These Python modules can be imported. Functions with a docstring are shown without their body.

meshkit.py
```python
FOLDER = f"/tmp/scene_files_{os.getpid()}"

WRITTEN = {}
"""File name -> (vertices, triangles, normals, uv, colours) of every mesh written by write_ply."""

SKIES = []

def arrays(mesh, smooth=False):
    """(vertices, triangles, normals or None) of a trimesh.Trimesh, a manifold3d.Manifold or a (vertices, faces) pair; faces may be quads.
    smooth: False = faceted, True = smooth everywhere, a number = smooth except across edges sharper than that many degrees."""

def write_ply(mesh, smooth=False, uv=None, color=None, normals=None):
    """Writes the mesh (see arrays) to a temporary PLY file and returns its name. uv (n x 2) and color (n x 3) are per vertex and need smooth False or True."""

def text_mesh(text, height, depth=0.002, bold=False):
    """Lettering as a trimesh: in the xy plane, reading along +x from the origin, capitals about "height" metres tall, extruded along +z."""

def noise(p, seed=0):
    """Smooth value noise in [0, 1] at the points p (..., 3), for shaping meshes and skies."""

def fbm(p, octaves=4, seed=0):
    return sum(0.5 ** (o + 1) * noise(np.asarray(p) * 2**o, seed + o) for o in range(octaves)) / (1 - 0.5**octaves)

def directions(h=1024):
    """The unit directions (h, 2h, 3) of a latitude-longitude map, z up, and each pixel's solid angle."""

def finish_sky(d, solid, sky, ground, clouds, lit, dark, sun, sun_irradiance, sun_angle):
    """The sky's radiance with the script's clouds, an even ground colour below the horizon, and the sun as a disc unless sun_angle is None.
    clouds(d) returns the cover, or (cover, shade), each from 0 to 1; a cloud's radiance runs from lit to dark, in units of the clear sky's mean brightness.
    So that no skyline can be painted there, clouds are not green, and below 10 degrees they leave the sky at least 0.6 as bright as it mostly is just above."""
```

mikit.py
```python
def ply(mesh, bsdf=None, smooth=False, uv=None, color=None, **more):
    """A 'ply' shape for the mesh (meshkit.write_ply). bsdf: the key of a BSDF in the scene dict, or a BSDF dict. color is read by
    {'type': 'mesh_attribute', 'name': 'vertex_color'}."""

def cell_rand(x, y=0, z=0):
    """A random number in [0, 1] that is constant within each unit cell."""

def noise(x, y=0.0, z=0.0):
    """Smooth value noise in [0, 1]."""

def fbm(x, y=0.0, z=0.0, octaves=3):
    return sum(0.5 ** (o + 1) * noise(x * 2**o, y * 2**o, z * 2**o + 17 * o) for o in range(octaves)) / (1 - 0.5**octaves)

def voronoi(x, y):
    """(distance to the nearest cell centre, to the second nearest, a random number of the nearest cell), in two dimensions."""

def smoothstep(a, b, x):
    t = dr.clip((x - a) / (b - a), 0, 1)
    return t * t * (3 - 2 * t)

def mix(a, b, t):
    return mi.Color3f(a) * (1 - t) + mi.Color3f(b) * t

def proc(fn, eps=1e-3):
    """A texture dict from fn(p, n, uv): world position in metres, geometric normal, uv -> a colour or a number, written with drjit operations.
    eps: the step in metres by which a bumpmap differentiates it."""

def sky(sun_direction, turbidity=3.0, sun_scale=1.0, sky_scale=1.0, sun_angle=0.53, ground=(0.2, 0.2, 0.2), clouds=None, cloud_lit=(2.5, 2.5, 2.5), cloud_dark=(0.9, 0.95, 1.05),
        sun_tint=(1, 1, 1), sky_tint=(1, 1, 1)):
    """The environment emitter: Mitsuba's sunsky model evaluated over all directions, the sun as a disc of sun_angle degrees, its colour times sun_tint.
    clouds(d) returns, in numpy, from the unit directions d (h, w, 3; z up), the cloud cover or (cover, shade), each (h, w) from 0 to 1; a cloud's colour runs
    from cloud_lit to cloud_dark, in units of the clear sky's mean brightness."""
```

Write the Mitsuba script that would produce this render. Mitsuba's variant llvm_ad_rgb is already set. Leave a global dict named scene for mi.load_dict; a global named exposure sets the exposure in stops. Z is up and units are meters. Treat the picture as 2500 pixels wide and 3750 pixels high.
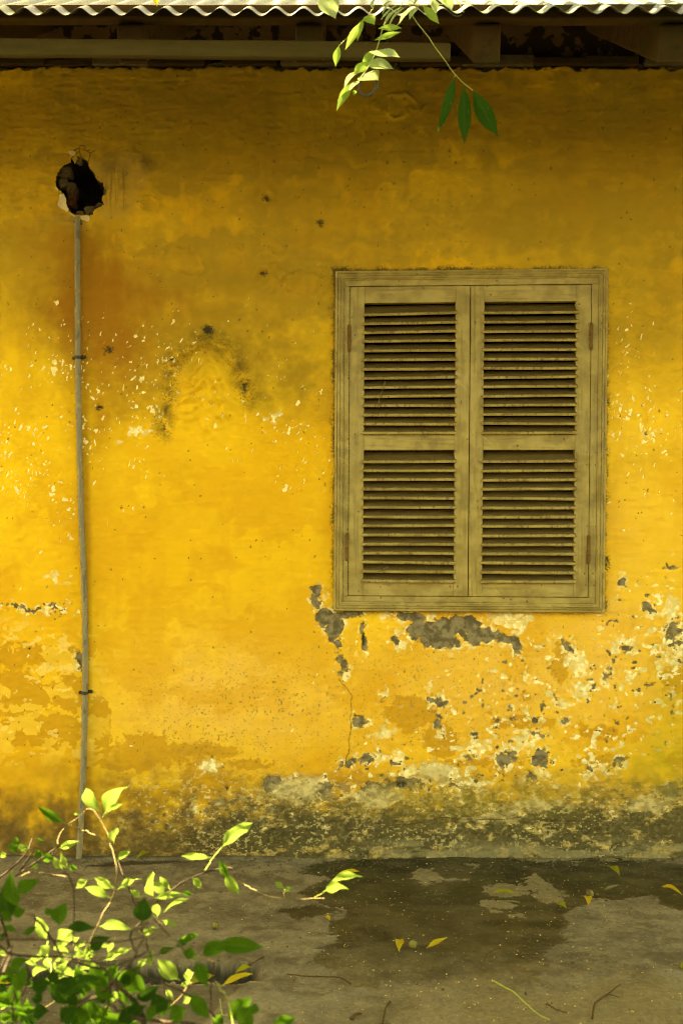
import math, random
import numpy as np, trimesh, drjit as dr, mitsuba as mi
import mikit, meshkit
from mikit import smoothstep as sst, mix

# ------------------------------------------------------------------ camera, sky, exposure
F, D, H = 4400.0, 4.84, 1.3915          # focal length in photo pixels, camera distance from the wall, eye height
T = mi.ScalarTransform4f
scene, labels = {}, {}
scene['camera'] = {'type': 'thinlens', 'fov': math.degrees(2 * math.atan(1250 / F)), 'fov_axis': 'x',
                   'aperture_radius': 0.0055, 'focus_distance': D - 0.25, 'near_clip': 0.05, 'far_clip': 500.0,
                   'to_world': T().look_at(origin=[0, -D, H], target=[0, 0, H], up=[0, 0, 1])}
SUN = (-0.55, 0.25, 0.79)
scene['sky'] = mikit.sky(SUN, turbidity=3, sun_scale=0.8, sun_tint=(1.0, 0.93, 0.62), sky_tint=(1.0, 0.585, 0.20))
exposure = 5.85

rng = np.random.default_rng(7)
frng_ = np.random.default_rng(17)
R_ = random.Random(5)


# ------------------------------------------------------------------ helpers
def numbered(name):
    if name not in scene and name not in labels:
        return name
    k = 1
    while f'{name}_{k:03d}' in scene or f'{name}_{k:03d}' in labels:
        k += 1
    return f'{name}_{k:03d}'


def put(name, mesh, bsdf, smooth=False, label=None, cat=None, group=None, kind=None, uv=None):
    key = numbered(name)
    scene[key] = mikit.ply(mesh, bsdf, smooth=smooth, uv=uv)
    tag(key, label, cat, group, kind)
    return key


def tag(key, label=None, cat=None, group=None, kind=None):
    e = {k: v for k, v in (('label', label), ('category', cat), ('group', group), ('kind', kind)) if v}
    if e:
        labels[key] = {**labels.get(key, {}), **e}
    return key


def at(px, py, d):                       # the point seen at a photo pixel, d metres in front of the camera
    return np.array([(px - 1250) / F * d, -D + d, H - (py - 1875) / F * d])


U = 1.5944                               # 1568-wide viewing scale -> photo pixels


def dp(u, v, d=D):
    return at(u * U, v * U, d)


def on_ground(u, v, z=0.0):
    d = (H - z) * F / (v * U - 1875)
    return at(u * U, v * U, d)


def box(x0, x1, y0, y1, z0, z1):
    m = trimesh.creation.box(extents=(x1 - x0, y1 - y0, z1 - z0))
    m.apply_translation(((x0 + x1) / 2, (y0 + y1) / 2, (z0 + z1) / 2))
    return m


def bevel_box(x0, x1, y0, y1, z0, z1, b=0.002):
    pts = []
    for x, sx in ((x0, 1), (x1, -1)):
        for y, sy in ((y0, 1), (y1, -1)):
            for z, sz in ((z0, 1), (z1, -1)):
                pts += [(x + sx * b, y + sy * b, z), (x + sx * b, y, z + sz * b), (x, y + sy * b, z + sz * b)]
    return trimesh.convex.convex_hull(np.array(pts))


def smooth_path(pts, step):
    pts = np.asarray(pts, float)
    if len(pts) < 3:
        n = max(2, int(np.linalg.norm(pts[-1] - pts[0]) / step))
        return pts[0] + (pts[-1] - pts[0]) * np.linspace(0, 1, n + 1)[:, None]
    p = np.vstack([2 * pts[0] - pts[1], pts, 2 * pts[-1] - pts[-2]])
    out = []
    for i in range(1, len(p) - 2):
        n = max(2, int(np.linalg.norm(p[i + 1] - p[i]) / step))
        t = np.linspace(0, 1, n, endpoint=False)[:, None]
        a, b, c, d = p[i - 1], p[i], p[i + 1], p[i + 2]
        out.append(0.5 * (2 * b + (c - a) * t + (2 * a - 5 * b + 4 * c - d) * t ** 2 + (3 * b - a - 3 * c + d) * t ** 3))
    return np.vstack(out + [pts[-1:]])


def tube(pts, r0, r1=None, step=0.02, sides=7, wobble=0.0, flat=1.0):
    q = smooth_path(pts, step)
    if wobble:
        q = q + (meshkit.noise(q * 37 + 3.3, 3)[:, None] - .5) * wobble * np.array([1, .6, .8])
    n = len(q)
    r1 = r0 if r1 is None else r1
    tang = np.gradient(q, axis=0)
    tang /= np.linalg.norm(tang, axis=1, keepdims=True) + 1e-12
    up = np.array([0.13, 1, 0.21])
    verts = []
    for i in range(n):
        a = np.cross(tang[i], up)
        a /= np.linalg.norm(a) + 1e-9
        b = np.cross(tang[i], a)
        r = r0 + (r1 - r0) * i / (n - 1)
        th = np.arange(sides) * 2 * np.pi / sides
        verts.append(q[i] + r * (np.cos(th)[:, None] * a + np.sin(th)[:, None] * b * flat))
    v = np.vstack(verts + [q[:1], q[-1:]])
    f = []
    for i in range(n - 1):
        for k in range(sides):
            k2 = (k + 1) % sides
            f += [(i * sides + k, i * sides + k2, (i + 1) * sides + k2), (i * sides + k, (i + 1) * sides + k2, (i + 1) * sides + k)]
    for k in range(sides):
        k2 = (k + 1) % sides
        f += [(n * sides, k2, k), (n * sides + 1, (n - 1) * sides + k, (n - 1) * sides + k2)]
    m = trimesh.Trimesh(v, f, process=False)
    m.fix_normals()
    return m


def grid_mesh(xs, zs, fn, keep=None):
    """A sheet over xs (columns) and zs (rows); fn(X, Z) -> (n, 3)."""
    X, Z = np.meshgrid(xs, zs)
    v = fn(X.ravel(), Z.ravel())
    nx, nz = len(xs), len(zs)
    i = np.arange(nx * nz).reshape(nz, nx)
    a, b, c, d = i[:-1, :-1].ravel(), i[:-1, 1:].ravel(), i[1:, 1:].ravel(), i[1:, :-1].ravel()
    if keep is not None:
        k = keep(((X[:-1, :-1] + X[1:, 1:]) / 2).ravel(), ((Z[:-1, :-1] + Z[1:, 1:]) / 2).ravel())
        a, b, c, d = a[k], b[k], c[k], d[k]
    f = np.vstack([np.stack([a, b, c], 1), np.stack([a, c, d], 1)])
    used = np.unique(f)
    re = np.zeros(len(v), int)
    re[used] = np.arange(len(used))
    return trimesh.Trimesh(v[used], re[f], process=False)


def graded(lo, hi, fine, step, ratio=1.5):
    """Coordinates from lo to hi, step apart inside the fine interval and ever wider outside it."""
    c = list(np.arange(fine[0], fine[1] + step / 2, step))
    s = step
    while c[-1] < hi:
        s *= ratio
        c.append(min(hi, c[-1] + s))
    s = step
    while c[0] > lo:
        s *= ratio
        c.insert(0, max(lo, c[0] - s))
    return np.array(c)


# ------------------------------------------------------------------ drjit noise in two dimensions
def n2(x, y, seed=0):
    x, y = mi.Float(x), mi.Float(y)
    ix, iy = dr.floor(x), dr.floor(y)
    tx, ty = x - ix, y - iy
    tx, ty = tx * tx * (3 - 2 * tx), ty * ty * (3 - 2 * ty)
    c = mikit.cell_rand
    return dr.lerp(dr.lerp(c(ix, iy, seed), c(ix + 1, iy, seed), tx), dr.lerp(c(ix, iy + 1, seed), c(ix + 1, iy + 1, seed), tx), ty)


def fb(x, y, o=3, seed=0):
    return sum(0.5 ** (k + 1) * n2(x * 2 ** k + 11.3 * k, y * 2 ** k + 5.7 * k, seed + k) for k in range(o)) / (1 - 0.5 ** o)


def blobs(u, v, items):
    """Signed distance (in the units of u, v; rough) to the union of ellipses (u, v, ru, rv[, turn])."""
    d = mi.Float(1e3)
    for b in items:
        x, y = u - b[0], v - b[1]
        if len(b) > 4:
            c, s = math.cos(b[4]), math.sin(b[4])
            x, y = x * c + y * s, y * c - x * s
        m = min(b[2], b[3])
        d = dr.minimum(d, (dr.sqrt(dr.square(x / b[2]) + dr.square(y / b[3])) - 1) * m)
    return d


def soft(u, v, items):
    """Sum of soft-edged ellipses (u, v, ru, rv, strength[, turn])."""
    s = mi.Float(0)
    for b in items:
        x, y = u - b[0], v - b[1]
        if len(b) > 5:
            c, t = math.cos(b[5]), math.sin(b[5])
            x, y = x * c + y * t, y * c - x * t
        s = s + b[4] * dr.exp(-1.2 * (dr.square(x / b[2]) + dr.square(y / b[3])))
    return s


def line_d(u, v, pts):
    d = mi.Float(1e3)
    for (ax, ay), (bx, by) in zip(pts[:-1], pts[1:]):
        l2 = (bx - ax) ** 2 + (by - ay) ** 2
        t = dr.clip(((u - ax) * (bx - ax) + (v - ay) * (by - ay)) / l2, 0, 1)
        d = dr.minimum(d, dr.sqrt(dr.square(u - ax - t * (bx - ax)) + dr.square(v - ay - t * (by - ay))))
    return d


def flecks(u, v, size, dens, seed, stretch=1.0, turn=0.0):
    """Chips scattered over cells: 1 inside a chip. dens is the local chance of a cell holding one."""
    c, s = math.cos(turn), math.sin(turn)
    x, y = (u * c + v * s) / size, (v * c - u * s) / (size * stretch)
    ix, iy = dr.floor(x), dr.floor(y)
    cr = mikit.cell_rand
    r1 = cr(ix, iy, seed)
    rad = 0.07 + 0.19 * cr(ix, iy, seed + 1) ** 2
    cx, cy = 0.24 + 0.52 * cr(ix, iy, seed + 2), 0.24 + 0.52 * cr(ix, iy, seed + 3)
    a = 6.283 * cr(ix, iy, seed + 4)
    ex, ey = x - ix - cx, y - iy - cy
    px_, py_ = ex * dr.cos(a) + ey * dr.sin(a), ey * dr.cos(a) - ex * dr.sin(a)
    d = dr.sqrt(dr.square(px_ / 1.25) + dr.square(py_ / 0.75)) + 0.30 * (n2(u / size * 4.2, v / size * 4.2, seed + 5) - 0.5)
    return dr.select((r1 < dens) & (d < rad), mi.Float(1), mi.Float(0))


# ------------------------------------------------------------------ the wall's wear, in viewing-scale units (1 unit = 1.754 mm)
K = 0.0011 * U
GREY = [(733, 1358, 15, 15), (724, 1385, 9, 16), (748, 1412, 24, 20), (770, 1440, 20, 28), (795, 1414, 32, 10), (778, 1475, 9, 18), (785, 1530, 7, 26),
        (940, 1416, 42, 10), (962, 1442, 28, 24), (1000, 1455, 45, 28), (1022, 1478, 33, 14), (1050, 1440, 58, 26), (1108, 1460, 46, 20), (1150, 1470, 22, 10), (1180, 1482, 8, 20),
        (912, 1464, 9, 12), (834, 1465, 4, 22), (1430, 1489, 15, 8), (1545, 1447, 20, 14, -.5), (1490, 1398, 15, 8, .8), (1395, 1556, 7, 14), (1560, 1482, 20, 6), (1535, 1303, 12, 6), (1425, 1340, 7, 6),
        (880, 1600, 5, 9), (1012, 1612, 10, 13), (990, 1600, 5, 9), (1010, 1662, 7, 20), (823, 1657, 12, 10), (1073, 1737, 17, 8), (1160, 1742, 26, 14), (1243, 1740, 20, 20), (1238, 1688, 12, 7, .5), (1268, 1604, 7, 4, .6),
        (1215, 1790, 11, 12), (1420, 1755, 9, 7), (1355, 1768, 12, 6, .5), (1300, 1655, 7, 6), (1140, 1650, 5, 9), (1545, 1601, 4, 7),
        (835, 1745, 26, 11, -.3), (798, 1758, 20, 9, -.3), (745, 1810, 18, 20), (620, 1800, 20, 18), (860, 1815, 34, 16), (935, 1802, 44, 14), (1540, 1815, 34, 12), (184, 1513, 9, 13), (60, 1398, 34, 3, .1), (98, 1397, 20, 3, -.2),
        (1310, 1490, 8, 6, .5), (1298, 1480, 6, 4, .5), (1405, 1770, 5, 5), (1090, 1695, 6, 6), (1235, 1660, 5, 4)]
CREAM = [(727, 1388, 10, 20), (1185, 1428, 40, 16), (1150, 1420, 34, 18), (905, 1428, 16, 10), (920, 1475, 14, 12), (880, 1685, 28, 18), (870, 1738, 46, 12), (905, 1745, 18, 10), (945, 1770, 24, 18), (1000, 1762, 24, 14),
         (1034, 1772, 22, 16), (1180, 1700, 22, 10), (1100, 1714, 18, 7), (1146, 1700, 34, 5), (1210, 1712, 12, 9), (1325, 1520, 28, 22, .6), (1290, 1612, 18, 6, .3), (1330, 1578, 16, 12), (1540, 1405, 13, 40), (1552, 1478, 30, 30),
         (1538, 1518, 17, 15), (1430, 1474, 26, 12), (650, 1812, 40, 28), (700, 1815, 28, 26), (485, 1762, 19, 12), (432, 1868, 7, 16), (130, 1326, 14, 4), (1427, 1334, 8, 8), (1302, 1652, 10, 8), (1056, 1800, 36, 9),
         (1243, 1775, 16, 8), (1180, 1720, 14, 8), (845, 1825, 40, 16), (1235, 1690, 14, 12), (1078, 1722, 20, 6), (1370, 1770, 16, 5, -.5), (1500, 1450, 20, 10), (322, 995, 24, 4, -.35), (626, 968, 9, 8), (1480, 1000, 9, 4)]
DAMP = [(1205, 1600, 13, 13), (1170, 1655, 38, 14), (1130, 1650, 12, 14), (1230, 1665, 48, 14), (1370, 1680, 42, 18), (1370, 1750, 54, 20), (1550, 1565, 24, 40), (1290, 1505, 20, 28), (1280, 1535, 18, 32), (950, 1640, 60, 40), (1010, 1700, 40, 40),
        (45, 1600, 75, 60), (100, 1505, 100, 26), (30, 1510, 40, 30), (150, 1590, 40, 50), (110, 1680, 120, 40), (225, 1660, 30, 60), (330, 1705, 60, 22), (440, 1725, 90, 22), (470, 1790, 60, 40), (560, 1755, 60, 14), (1090, 1750, 90, 12), (760, 1790, 200, 12),
        (300, 1740, 110, 30), (1545, 1750, 26, 20)]
MOLD = [(478, 757, 20, 18, 1.0), (250, 802, 19, 15, .85), (228, 936, 13, 14, .8), (611, 455, 18, 12, .8), (681, 452, 15, 11, .5), (736, 512, 14, 15, .85), (551, 601, 8, 8, .6), (605, 627, 16, 11, .85), (397, 826, 20, 5, .8, -.3), (562, 889, 16, 26, .75),
        (377, 985, 6, 20, .7), (1481, 996, 9, 9, .7), (1519, 996, 7, 5, .6), (834, 1466, 5, 24, .9), (922, 1803, 22, 13, .85), (521, 1811, 9, 9, .8), (345, 370, 14, 9, .5), (340, 390, 8, 10, .4), (325, 462, 16, 14, .5), (262, 408, 12, 8, .45),
        (1392, 1290, 14, 34, .75), (1384, 1350, 9, 60, .45), (68, 1490, 4, 4, .8), (183, 822, 22, 5, .8), (208, 1589, 14, 6, .8), (500, 1612, 3, 14, .5), (466, 1638, 4, 10, .6)]


def wear(u, v):
    """Masks of the plaster's wear at viewing-scale position (u, v): shared by the colour and by the relief."""
    w1, w2 = fb(u / 34, v / 34, 4, 3) - .5, fb(u / 34 + 31, v / 34 + 9, 4, 8) - .5
    uu, vv = u + 26 * w1, v + 26 * w2
    fine = fb(u / 9, v / 9, 3, 21) - .5
    mid = fb(u / 24, v / 24, 3, 31) - .5
    # how far down the damp of the ground reaches: higher and darker to the right
    foot = v - 1850 + 40 * (fb(u / 120, 3.1, 2, 40) - .5) * 2
    crumb = sst(1735, 1900, v + 50 * w1) * sst(150, 420, u + 80 * w2)
    clus = fb(u / 95, v / 46, 3, 45)                                    # peeling comes in clusters
    g = blobs(uu, vv, GREY) + 15 * fine + 9 * mid
    grey = sst(1.6, -1.6, g + 20 * (fb(u / 6, v / 6, 3, 58) - .46) * sst(1510, 1560, v + .25 * dr.abs(u - 1000)))
    gg = fb(u / 14, v / 9, 4, 51) + .34 * (clus - .5)
    grey = dr.maximum(grey, sst(.64, .67, gg) * crumb)
    c = blobs(uu, vv, CREAM) + 30 * fine + 22 * mid
    cream = sst(5, -5, c) * (.55 + .45 * sst(.42, .56, fb(u / 7, v / 7, 3, 55)))
    rimn = sst(9, 1, dr.abs(g - 3)) * sst(.50, .60, fb(u / 12, v / 12, 3, 57))   # old limewash shows along the broken edges
    cream = dr.maximum(cream, rimn * .8 * sst(1300, 1420, v))
    cream = dr.maximum(cream, sst(.60, .65, fb(u / 8, v / 5.5, 4, 61) + .30 * (clus - .48)) * crumb * sst(2000, 1900, v + 40 * w2) * .8)
    worn = soft(u, v, [(1250, 1640, 330, 190, .9), (1500, 1480, 100, 170, 1.0), (950, 1760, 160, 60, 1.0), (700, 1810, 120, 40, .8)])
    cream = dr.maximum(cream, sst(.635, .68, fb(u / 17, v / 14, 4, 63) + .10 * (worn - .9) + .16 * (clus - .5)) * sst(.2, .5, worn) * .9)
    grey = dr.maximum(grey, sst(.735, .76, fb(u / 15 + 7, v / 13, 4, 65) + .10 * (worn - .9) + .16 * (clus - .5)) * sst(.2, .5, worn))
    dens = soft(u, v, [(60, 950, 220, 150, .85), (290, 900, 230, 120, .55), (110, 1090, 130, 110, .5), (670, 960, 120, 120, .40), (1500, 960, 90, 120, .7), (1440, 900, 50, 220, .35), (420, 780, 300, 80, .15), (700, 1060, 60, 100, .4)])
    dens = dr.minimum(dens, .7) * (0.05 + 1.5 * dr.square(n2(u / 45, v / 45, 77)) * 1.3)
    chip = dr.maximum(flecks(uu, v + 9 * w2, 18, dens * .75, 100, 1.6, .35), flecks(u + 7, vv, 9, dens * .70, 120, 1.8, .3))
    chip = dr.maximum(chip, flecks(uu + 8 * w2, vv, 33, dens * .22, 140, 1.3, .5))
    low = soft(u, v, [(1200, 1620, 420, 240, .5), (100, 1450, 150, 200, .18), (1480, 1480, 140, 260, .5)])
    chip2 = flecks(uu, vv, 17, low * .25, 160, 1.1, .2) * .8
    chip = chip * (.45 + .55 * n2(u / 12, v / 12, 79))
    cream = dr.maximum(cream, dr.maximum(chip, chip2)) * (1 - grey * .98)
    return dict(grey=grey, cream=cream, clus=clus, w1=w1, w2=w2, uu=uu, vv=vv, fine=fine, mid=mid, crumb=crumb, chip=chip)


WX0, WX1, WZ0, WZ1 = 768, 1389, 621, 1405


def wall_color(p, n, uv):
    u, v = (p.x + 1.375) / K, (3.454 - p.z) / K
    m = wear(u, v)
    w1, w2, fine, mid = m['w1'], m['w2'], m['fine'], m['mid']
    clus = m['clus']
    big = fb(u / 260, v / 200, 3, 200)
    streak = fb(u / 26 + 1.2 * w1, v / 300 + .5 * w2, 3, 210)
    hstr = fb(u / 170 + w2, v / 26 + 2.5 * w1, 3, 220)
    c = mix((.68, .400, .003), (.76, .490, .006), sst(.3, .7, big))
    c = mix(c, (.60, .315, .003), sst(.45, .75, streak) * .30)
    # chalky, paler coat low down and on the right of the window
    pale = soft(u, v, [(520, 1610, 300, 150, 1.1), (1180, 1560, 330, 200, .85), (1480, 1150, 140, 300, .6), (1440, 1500, 160, 200, .5)])
    c = mix(c, (.70, .43, .075), dr.clip(pale * (.5 + 1.0 * mid + .4), 0, 1) * .8)
    # shade of the upper wall painted in as a duller tone, ragged border
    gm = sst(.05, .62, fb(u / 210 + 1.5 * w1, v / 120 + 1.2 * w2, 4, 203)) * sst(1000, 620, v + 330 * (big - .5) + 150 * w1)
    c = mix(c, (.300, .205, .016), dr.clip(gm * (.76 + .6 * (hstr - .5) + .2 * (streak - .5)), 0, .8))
    smear = soft(u, v, [(560, 645, 260, 36, .6), (430, 770, 230, 60, .75), (330, 930, 130, 50, .5), (650, 850, 140, 80, .85), (690, 700, 110, 50, -.3), (460, 920, 80, 60, -.6), (560, 520, 220, 50, -.25), (620, 930, 60, 40, .5), (1250, 530, 200, 40, .25), (1480, 1050, 110, 30, .25)])
    c = mix(c, (.29, .190, .008), dr.clip(smear * (.7 + 1.2 * mid + .8 * w1), 0, .85))
    glow = soft(u, v, [(40, 1120, 130, 240, .9), (1500, 1150, 80, 300, .5), (250, 1080, 160, 100, .35), (470, 890, 60, 60, .4), (640, 1250, 300, 130, .35)])  # glow of bounced light painted in as brighter lemon patches
    c = mix(c, (.80, .53, .006), dr.clip(glow * (.7 + mid), 0, .8))
    cl1 = sst(.50, .70, fb(u / 70 + 1.5 * w1, v / 60, 4, 205)) * sst(1500, 900, v)
    c = mix(c, (.50, .27, .004), cl1 * .22)
    cl2 = sst(.52, .66, fb(u / 120 + 3, v / 80 + w2, 4, 207)) * sst(900, 1250, v)
    c = mix(c, (.60, .32, .004), cl2 * .55)
    browned = soft(u + 60 * w1, v + 60 * w2, [(330, 740, 250, 120, .9), (560, 760, 200, 130, .8), (690, 880, 90, 90, .8), (300, 900, 130, 60, .6), (90, 690, 110, 90, .5), (1490, 760, 90, 110, .7), (640, 470, 200, 60, .4), (1150, 480, 260, 70, .5), (1400, 330, 160, 80, .4)])  # broad brown patches, mostly on the upper half
    c = mix(c, (.330, .205, .009), dr.clip(browned * (.60 + 1.0 * mid + .6 * (hstr - .5)), 0, .85))
    rust = soft(u, v, [(235, 650, 90, 130, 1.0), (150, 720, 70, 90, .6), (270, 800, 90, 80, .7), (350, 690, 130, 50, .4), (235, 960, 50, 90, .5), (140, 560, 60, 60, .35)])
    c = mix(c, (.30, .125, .003), dr.clip(rust * (.95 + .9 * (streak - .5) + .5 * mid), 0, .85))
    # a browner band along the pipe, shifted to its right
    c = mix(c, (.36, .18, .006), .55 * sst(16, 2, dr.abs(u - 188 - 6 * sst(900, 1400, v) - 6)) * sst(480, 560, v))
    # bare repair mortar beside the hole, with drip lines
    rep = sst(14, -14, blobs(m['uu'] + 20 * w2, m['vv'] + 20 * w1, [(262, 425, 62, 76), (300, 400, 48, 52), (170, 505, 36, 14)]) + 20 * fine + 16 * mid)
    c = mix(c, (.40, .27, .045), rep * .6)
    drips = sst(.53, .68, fb(u / 4.0 + 1.2 * w1, v / 110 + .4 * w1, 3, 230)) * sst(.25, .8, soft(u + 30 * w1, v + 50 * w2, [(275, 430, 50, 75, 1.0)]))
    c = mix(c, (.13, .085, .012), drips * .55)
    halo = soft(u + 20 * w1, v + 24 * w2, [(258, 400, 40, 60, .75), (330, 372, 30, 26, .7), (300, 470, 40, 22, .5), (160, 505, 26, 12, .6), (140, 400, 14, 40, .4)])
    c = mix(c, (.135, .095, .018), dr.clip(halo * (.45 + 1.8 * mid + .8 * fine), 0, .8))
    # damp, darker patches of paint
    dm = sst(2.5, -2.5, blobs(m['uu'] + 10 * mid, m['vv'] + 14 * mid, DAMP) + 22 * fine + 14 * mid)
    c = mix(c, (.46, .235, .004), dm * .72)
    lost = sst(.53, .57, fb(u / 40 + w1, v / 30 + w2, 5, 240)) * sst(1400, 1480, v) * sst(330, 180, u + 60 * w1) * sst(1790, 1720, v)
    c = mix(c, (.76, .50, .035), lost * .75)
    lost2 = sst(.66, .69, fb(u / 30 + 4, v / 24, 4, 245)) * sst(1400, 1480, v) * sst(260, 150, u + 60 * w1) * sst(1790, 1720, v)
    c = mix(c, (.82, .62, .16), lost2 * .55)
    # dark grains in the worn coat
    sp = sst(.74, .79, fb(u / 3.2, v / 3.6, 2, 260) + .10 * (fb(u / 40, v / 40, 3, 262) - .5)) * dr.clip(soft(u, v, [(560, 1640, 260, 120, 1.0), (500, 1690, 140, 50, 1.0), (1100, 1600, 400, 250, .6)]), 0, 1)
    c = mix(c, (.15, .12, .06), sp * .8)
    sp = flecks(u, v, 13, .05 + .1 * m['crumb'], 280)
    c = mix(c, (.10, .07, .02), sp * .6)
    scr = sst(.80, .84, fb((u * .8 + v * .6 + 12 * w1) / 3.0, (v * .8 - u * .6) / 22, 2, 290)) * sst(.5, .8, n2(u / 70, v / 70, 291))
    c = mix(c, (.80, .56, .10), scr * .18)
    # foot of the wall: brown dirt, then green-black algae that thickens to the right
    dirt = sst(1690, 1850, v + 90 * w1 + 60 * (big - .5) - 26 * sst(500, 900, u))
    c = mix(c, (.33, .185, .010), dr.clip(dirt * (.65 + 1.2 * mid), 0, .95))
    c = mix(c, mix((.66, .56, .24), (.88, .80, .47), sst(.3, .7, fb(u / 9, v / 9, 3, 305))), m['cream'])
    c = mix(c, (.90, .76, .36), m['chip'] * .8)
    cem = mix((.105, .084, .042), (.23, .190, .108), sst(.3, .7, fb(u / 10, v / 10, 4, 300)))
    c = mix(c, cem, m['grey'])
    alg = sst(1770, 1905, v + 80 * w2 + 46 * mid + 40 * fine - 85 * sst(620, 260, u) + 20 * sst(900, 1500, u))
    kh = mix((.135, .104, .030), (.30, .245, .095), sst(.35, .65, fb(u / 5, v / 4, 4, 312)))
    c = mix(c, kh, alg * (.88 - .75 * m['cream']))
    dk = fb(u / 24, v / 13, 6, 320) + .35 * (fb(u / 130, v / 60, 3, 322) - .5)
    c = mix(c, mix((.034, .030, .010), (.080, .067, .024), fb(u / 9, v / 6, 4, 310)), alg * dr.clip(sst(.40, .56, dk + .16 * sst(1820, 1910, v + 30 * w1) - .10 * sst(1920, 1955, v)) * .92, 0, .95))
    pg = sst(.615, .66, fb(u / 6.5, v / 4.5, 4, 324) + .22 * (clus - .47)) * alg
    c = mix(c, mix((.30, .25, .105), (.52, .44, .20), n2(u / 8, v / 8, 329)), pg * (.15 + .5 * sst(.4, .6, fb(u / 70, v / 40, 3, 331))))
    c = mix(c, (.115, .068, .012), sst(1780, 1900, v + 60 * w2) * sst(620, 300, u + 80 * w1) * dr.clip(.55 + 1.2 * mid, 0, .9))
    pw = soft(u + 30 * w1, v + 20 * w2, [(690, 1815, 70, 34, 1.0), (870, 1832, 60, 26, 1.0), (1000, 1775, 60, 26, .9), (1240, 1850, 90, 22, .8), (1490, 1845, 80, 26, .9), (480, 1850, 60, 20, .5), (1120, 1880, 80, 16, .7)])
    c = mix(c, mix((.30, .245, .110), (.56, .47, .22), sst(.35, .65, fb(u / 11, v / 8, 4, 333))), sst(.42, .60, fb(u / 18, v / 13, 5, 335) * .7 + pw * .32) * sst(.15, .5, pw) * .8)
    chalk = sst(1915, 1950, v + 30 * w2) * sst(.42, .62, fb(u / 60, v / 14, 4, 325)) * sst(650, 1000, u)
    c = mix(c, (.215, .190, .100), chalk * .7)
    yal = soft(u, v, [(1560, 1650, 90, 160, .55), (1500, 1760, 120, 60, .5), (1100, 1830, 300, 50, .35)])
    c = mix(c, (.34, .27, .006), dr.clip(yal * (.8 + mid), 0, .8))
    lp = soft(u + 40 * w1, v + 40 * w2, [(470, 900, 90, 110, 1.0), (470, 800, 70, 50, .6)])
    inner = soft(u + 30 * w1, v + 30 * w2, [(450, 920, 60, 75, 1.0), (500, 850, 40, 40, .5)])
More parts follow.
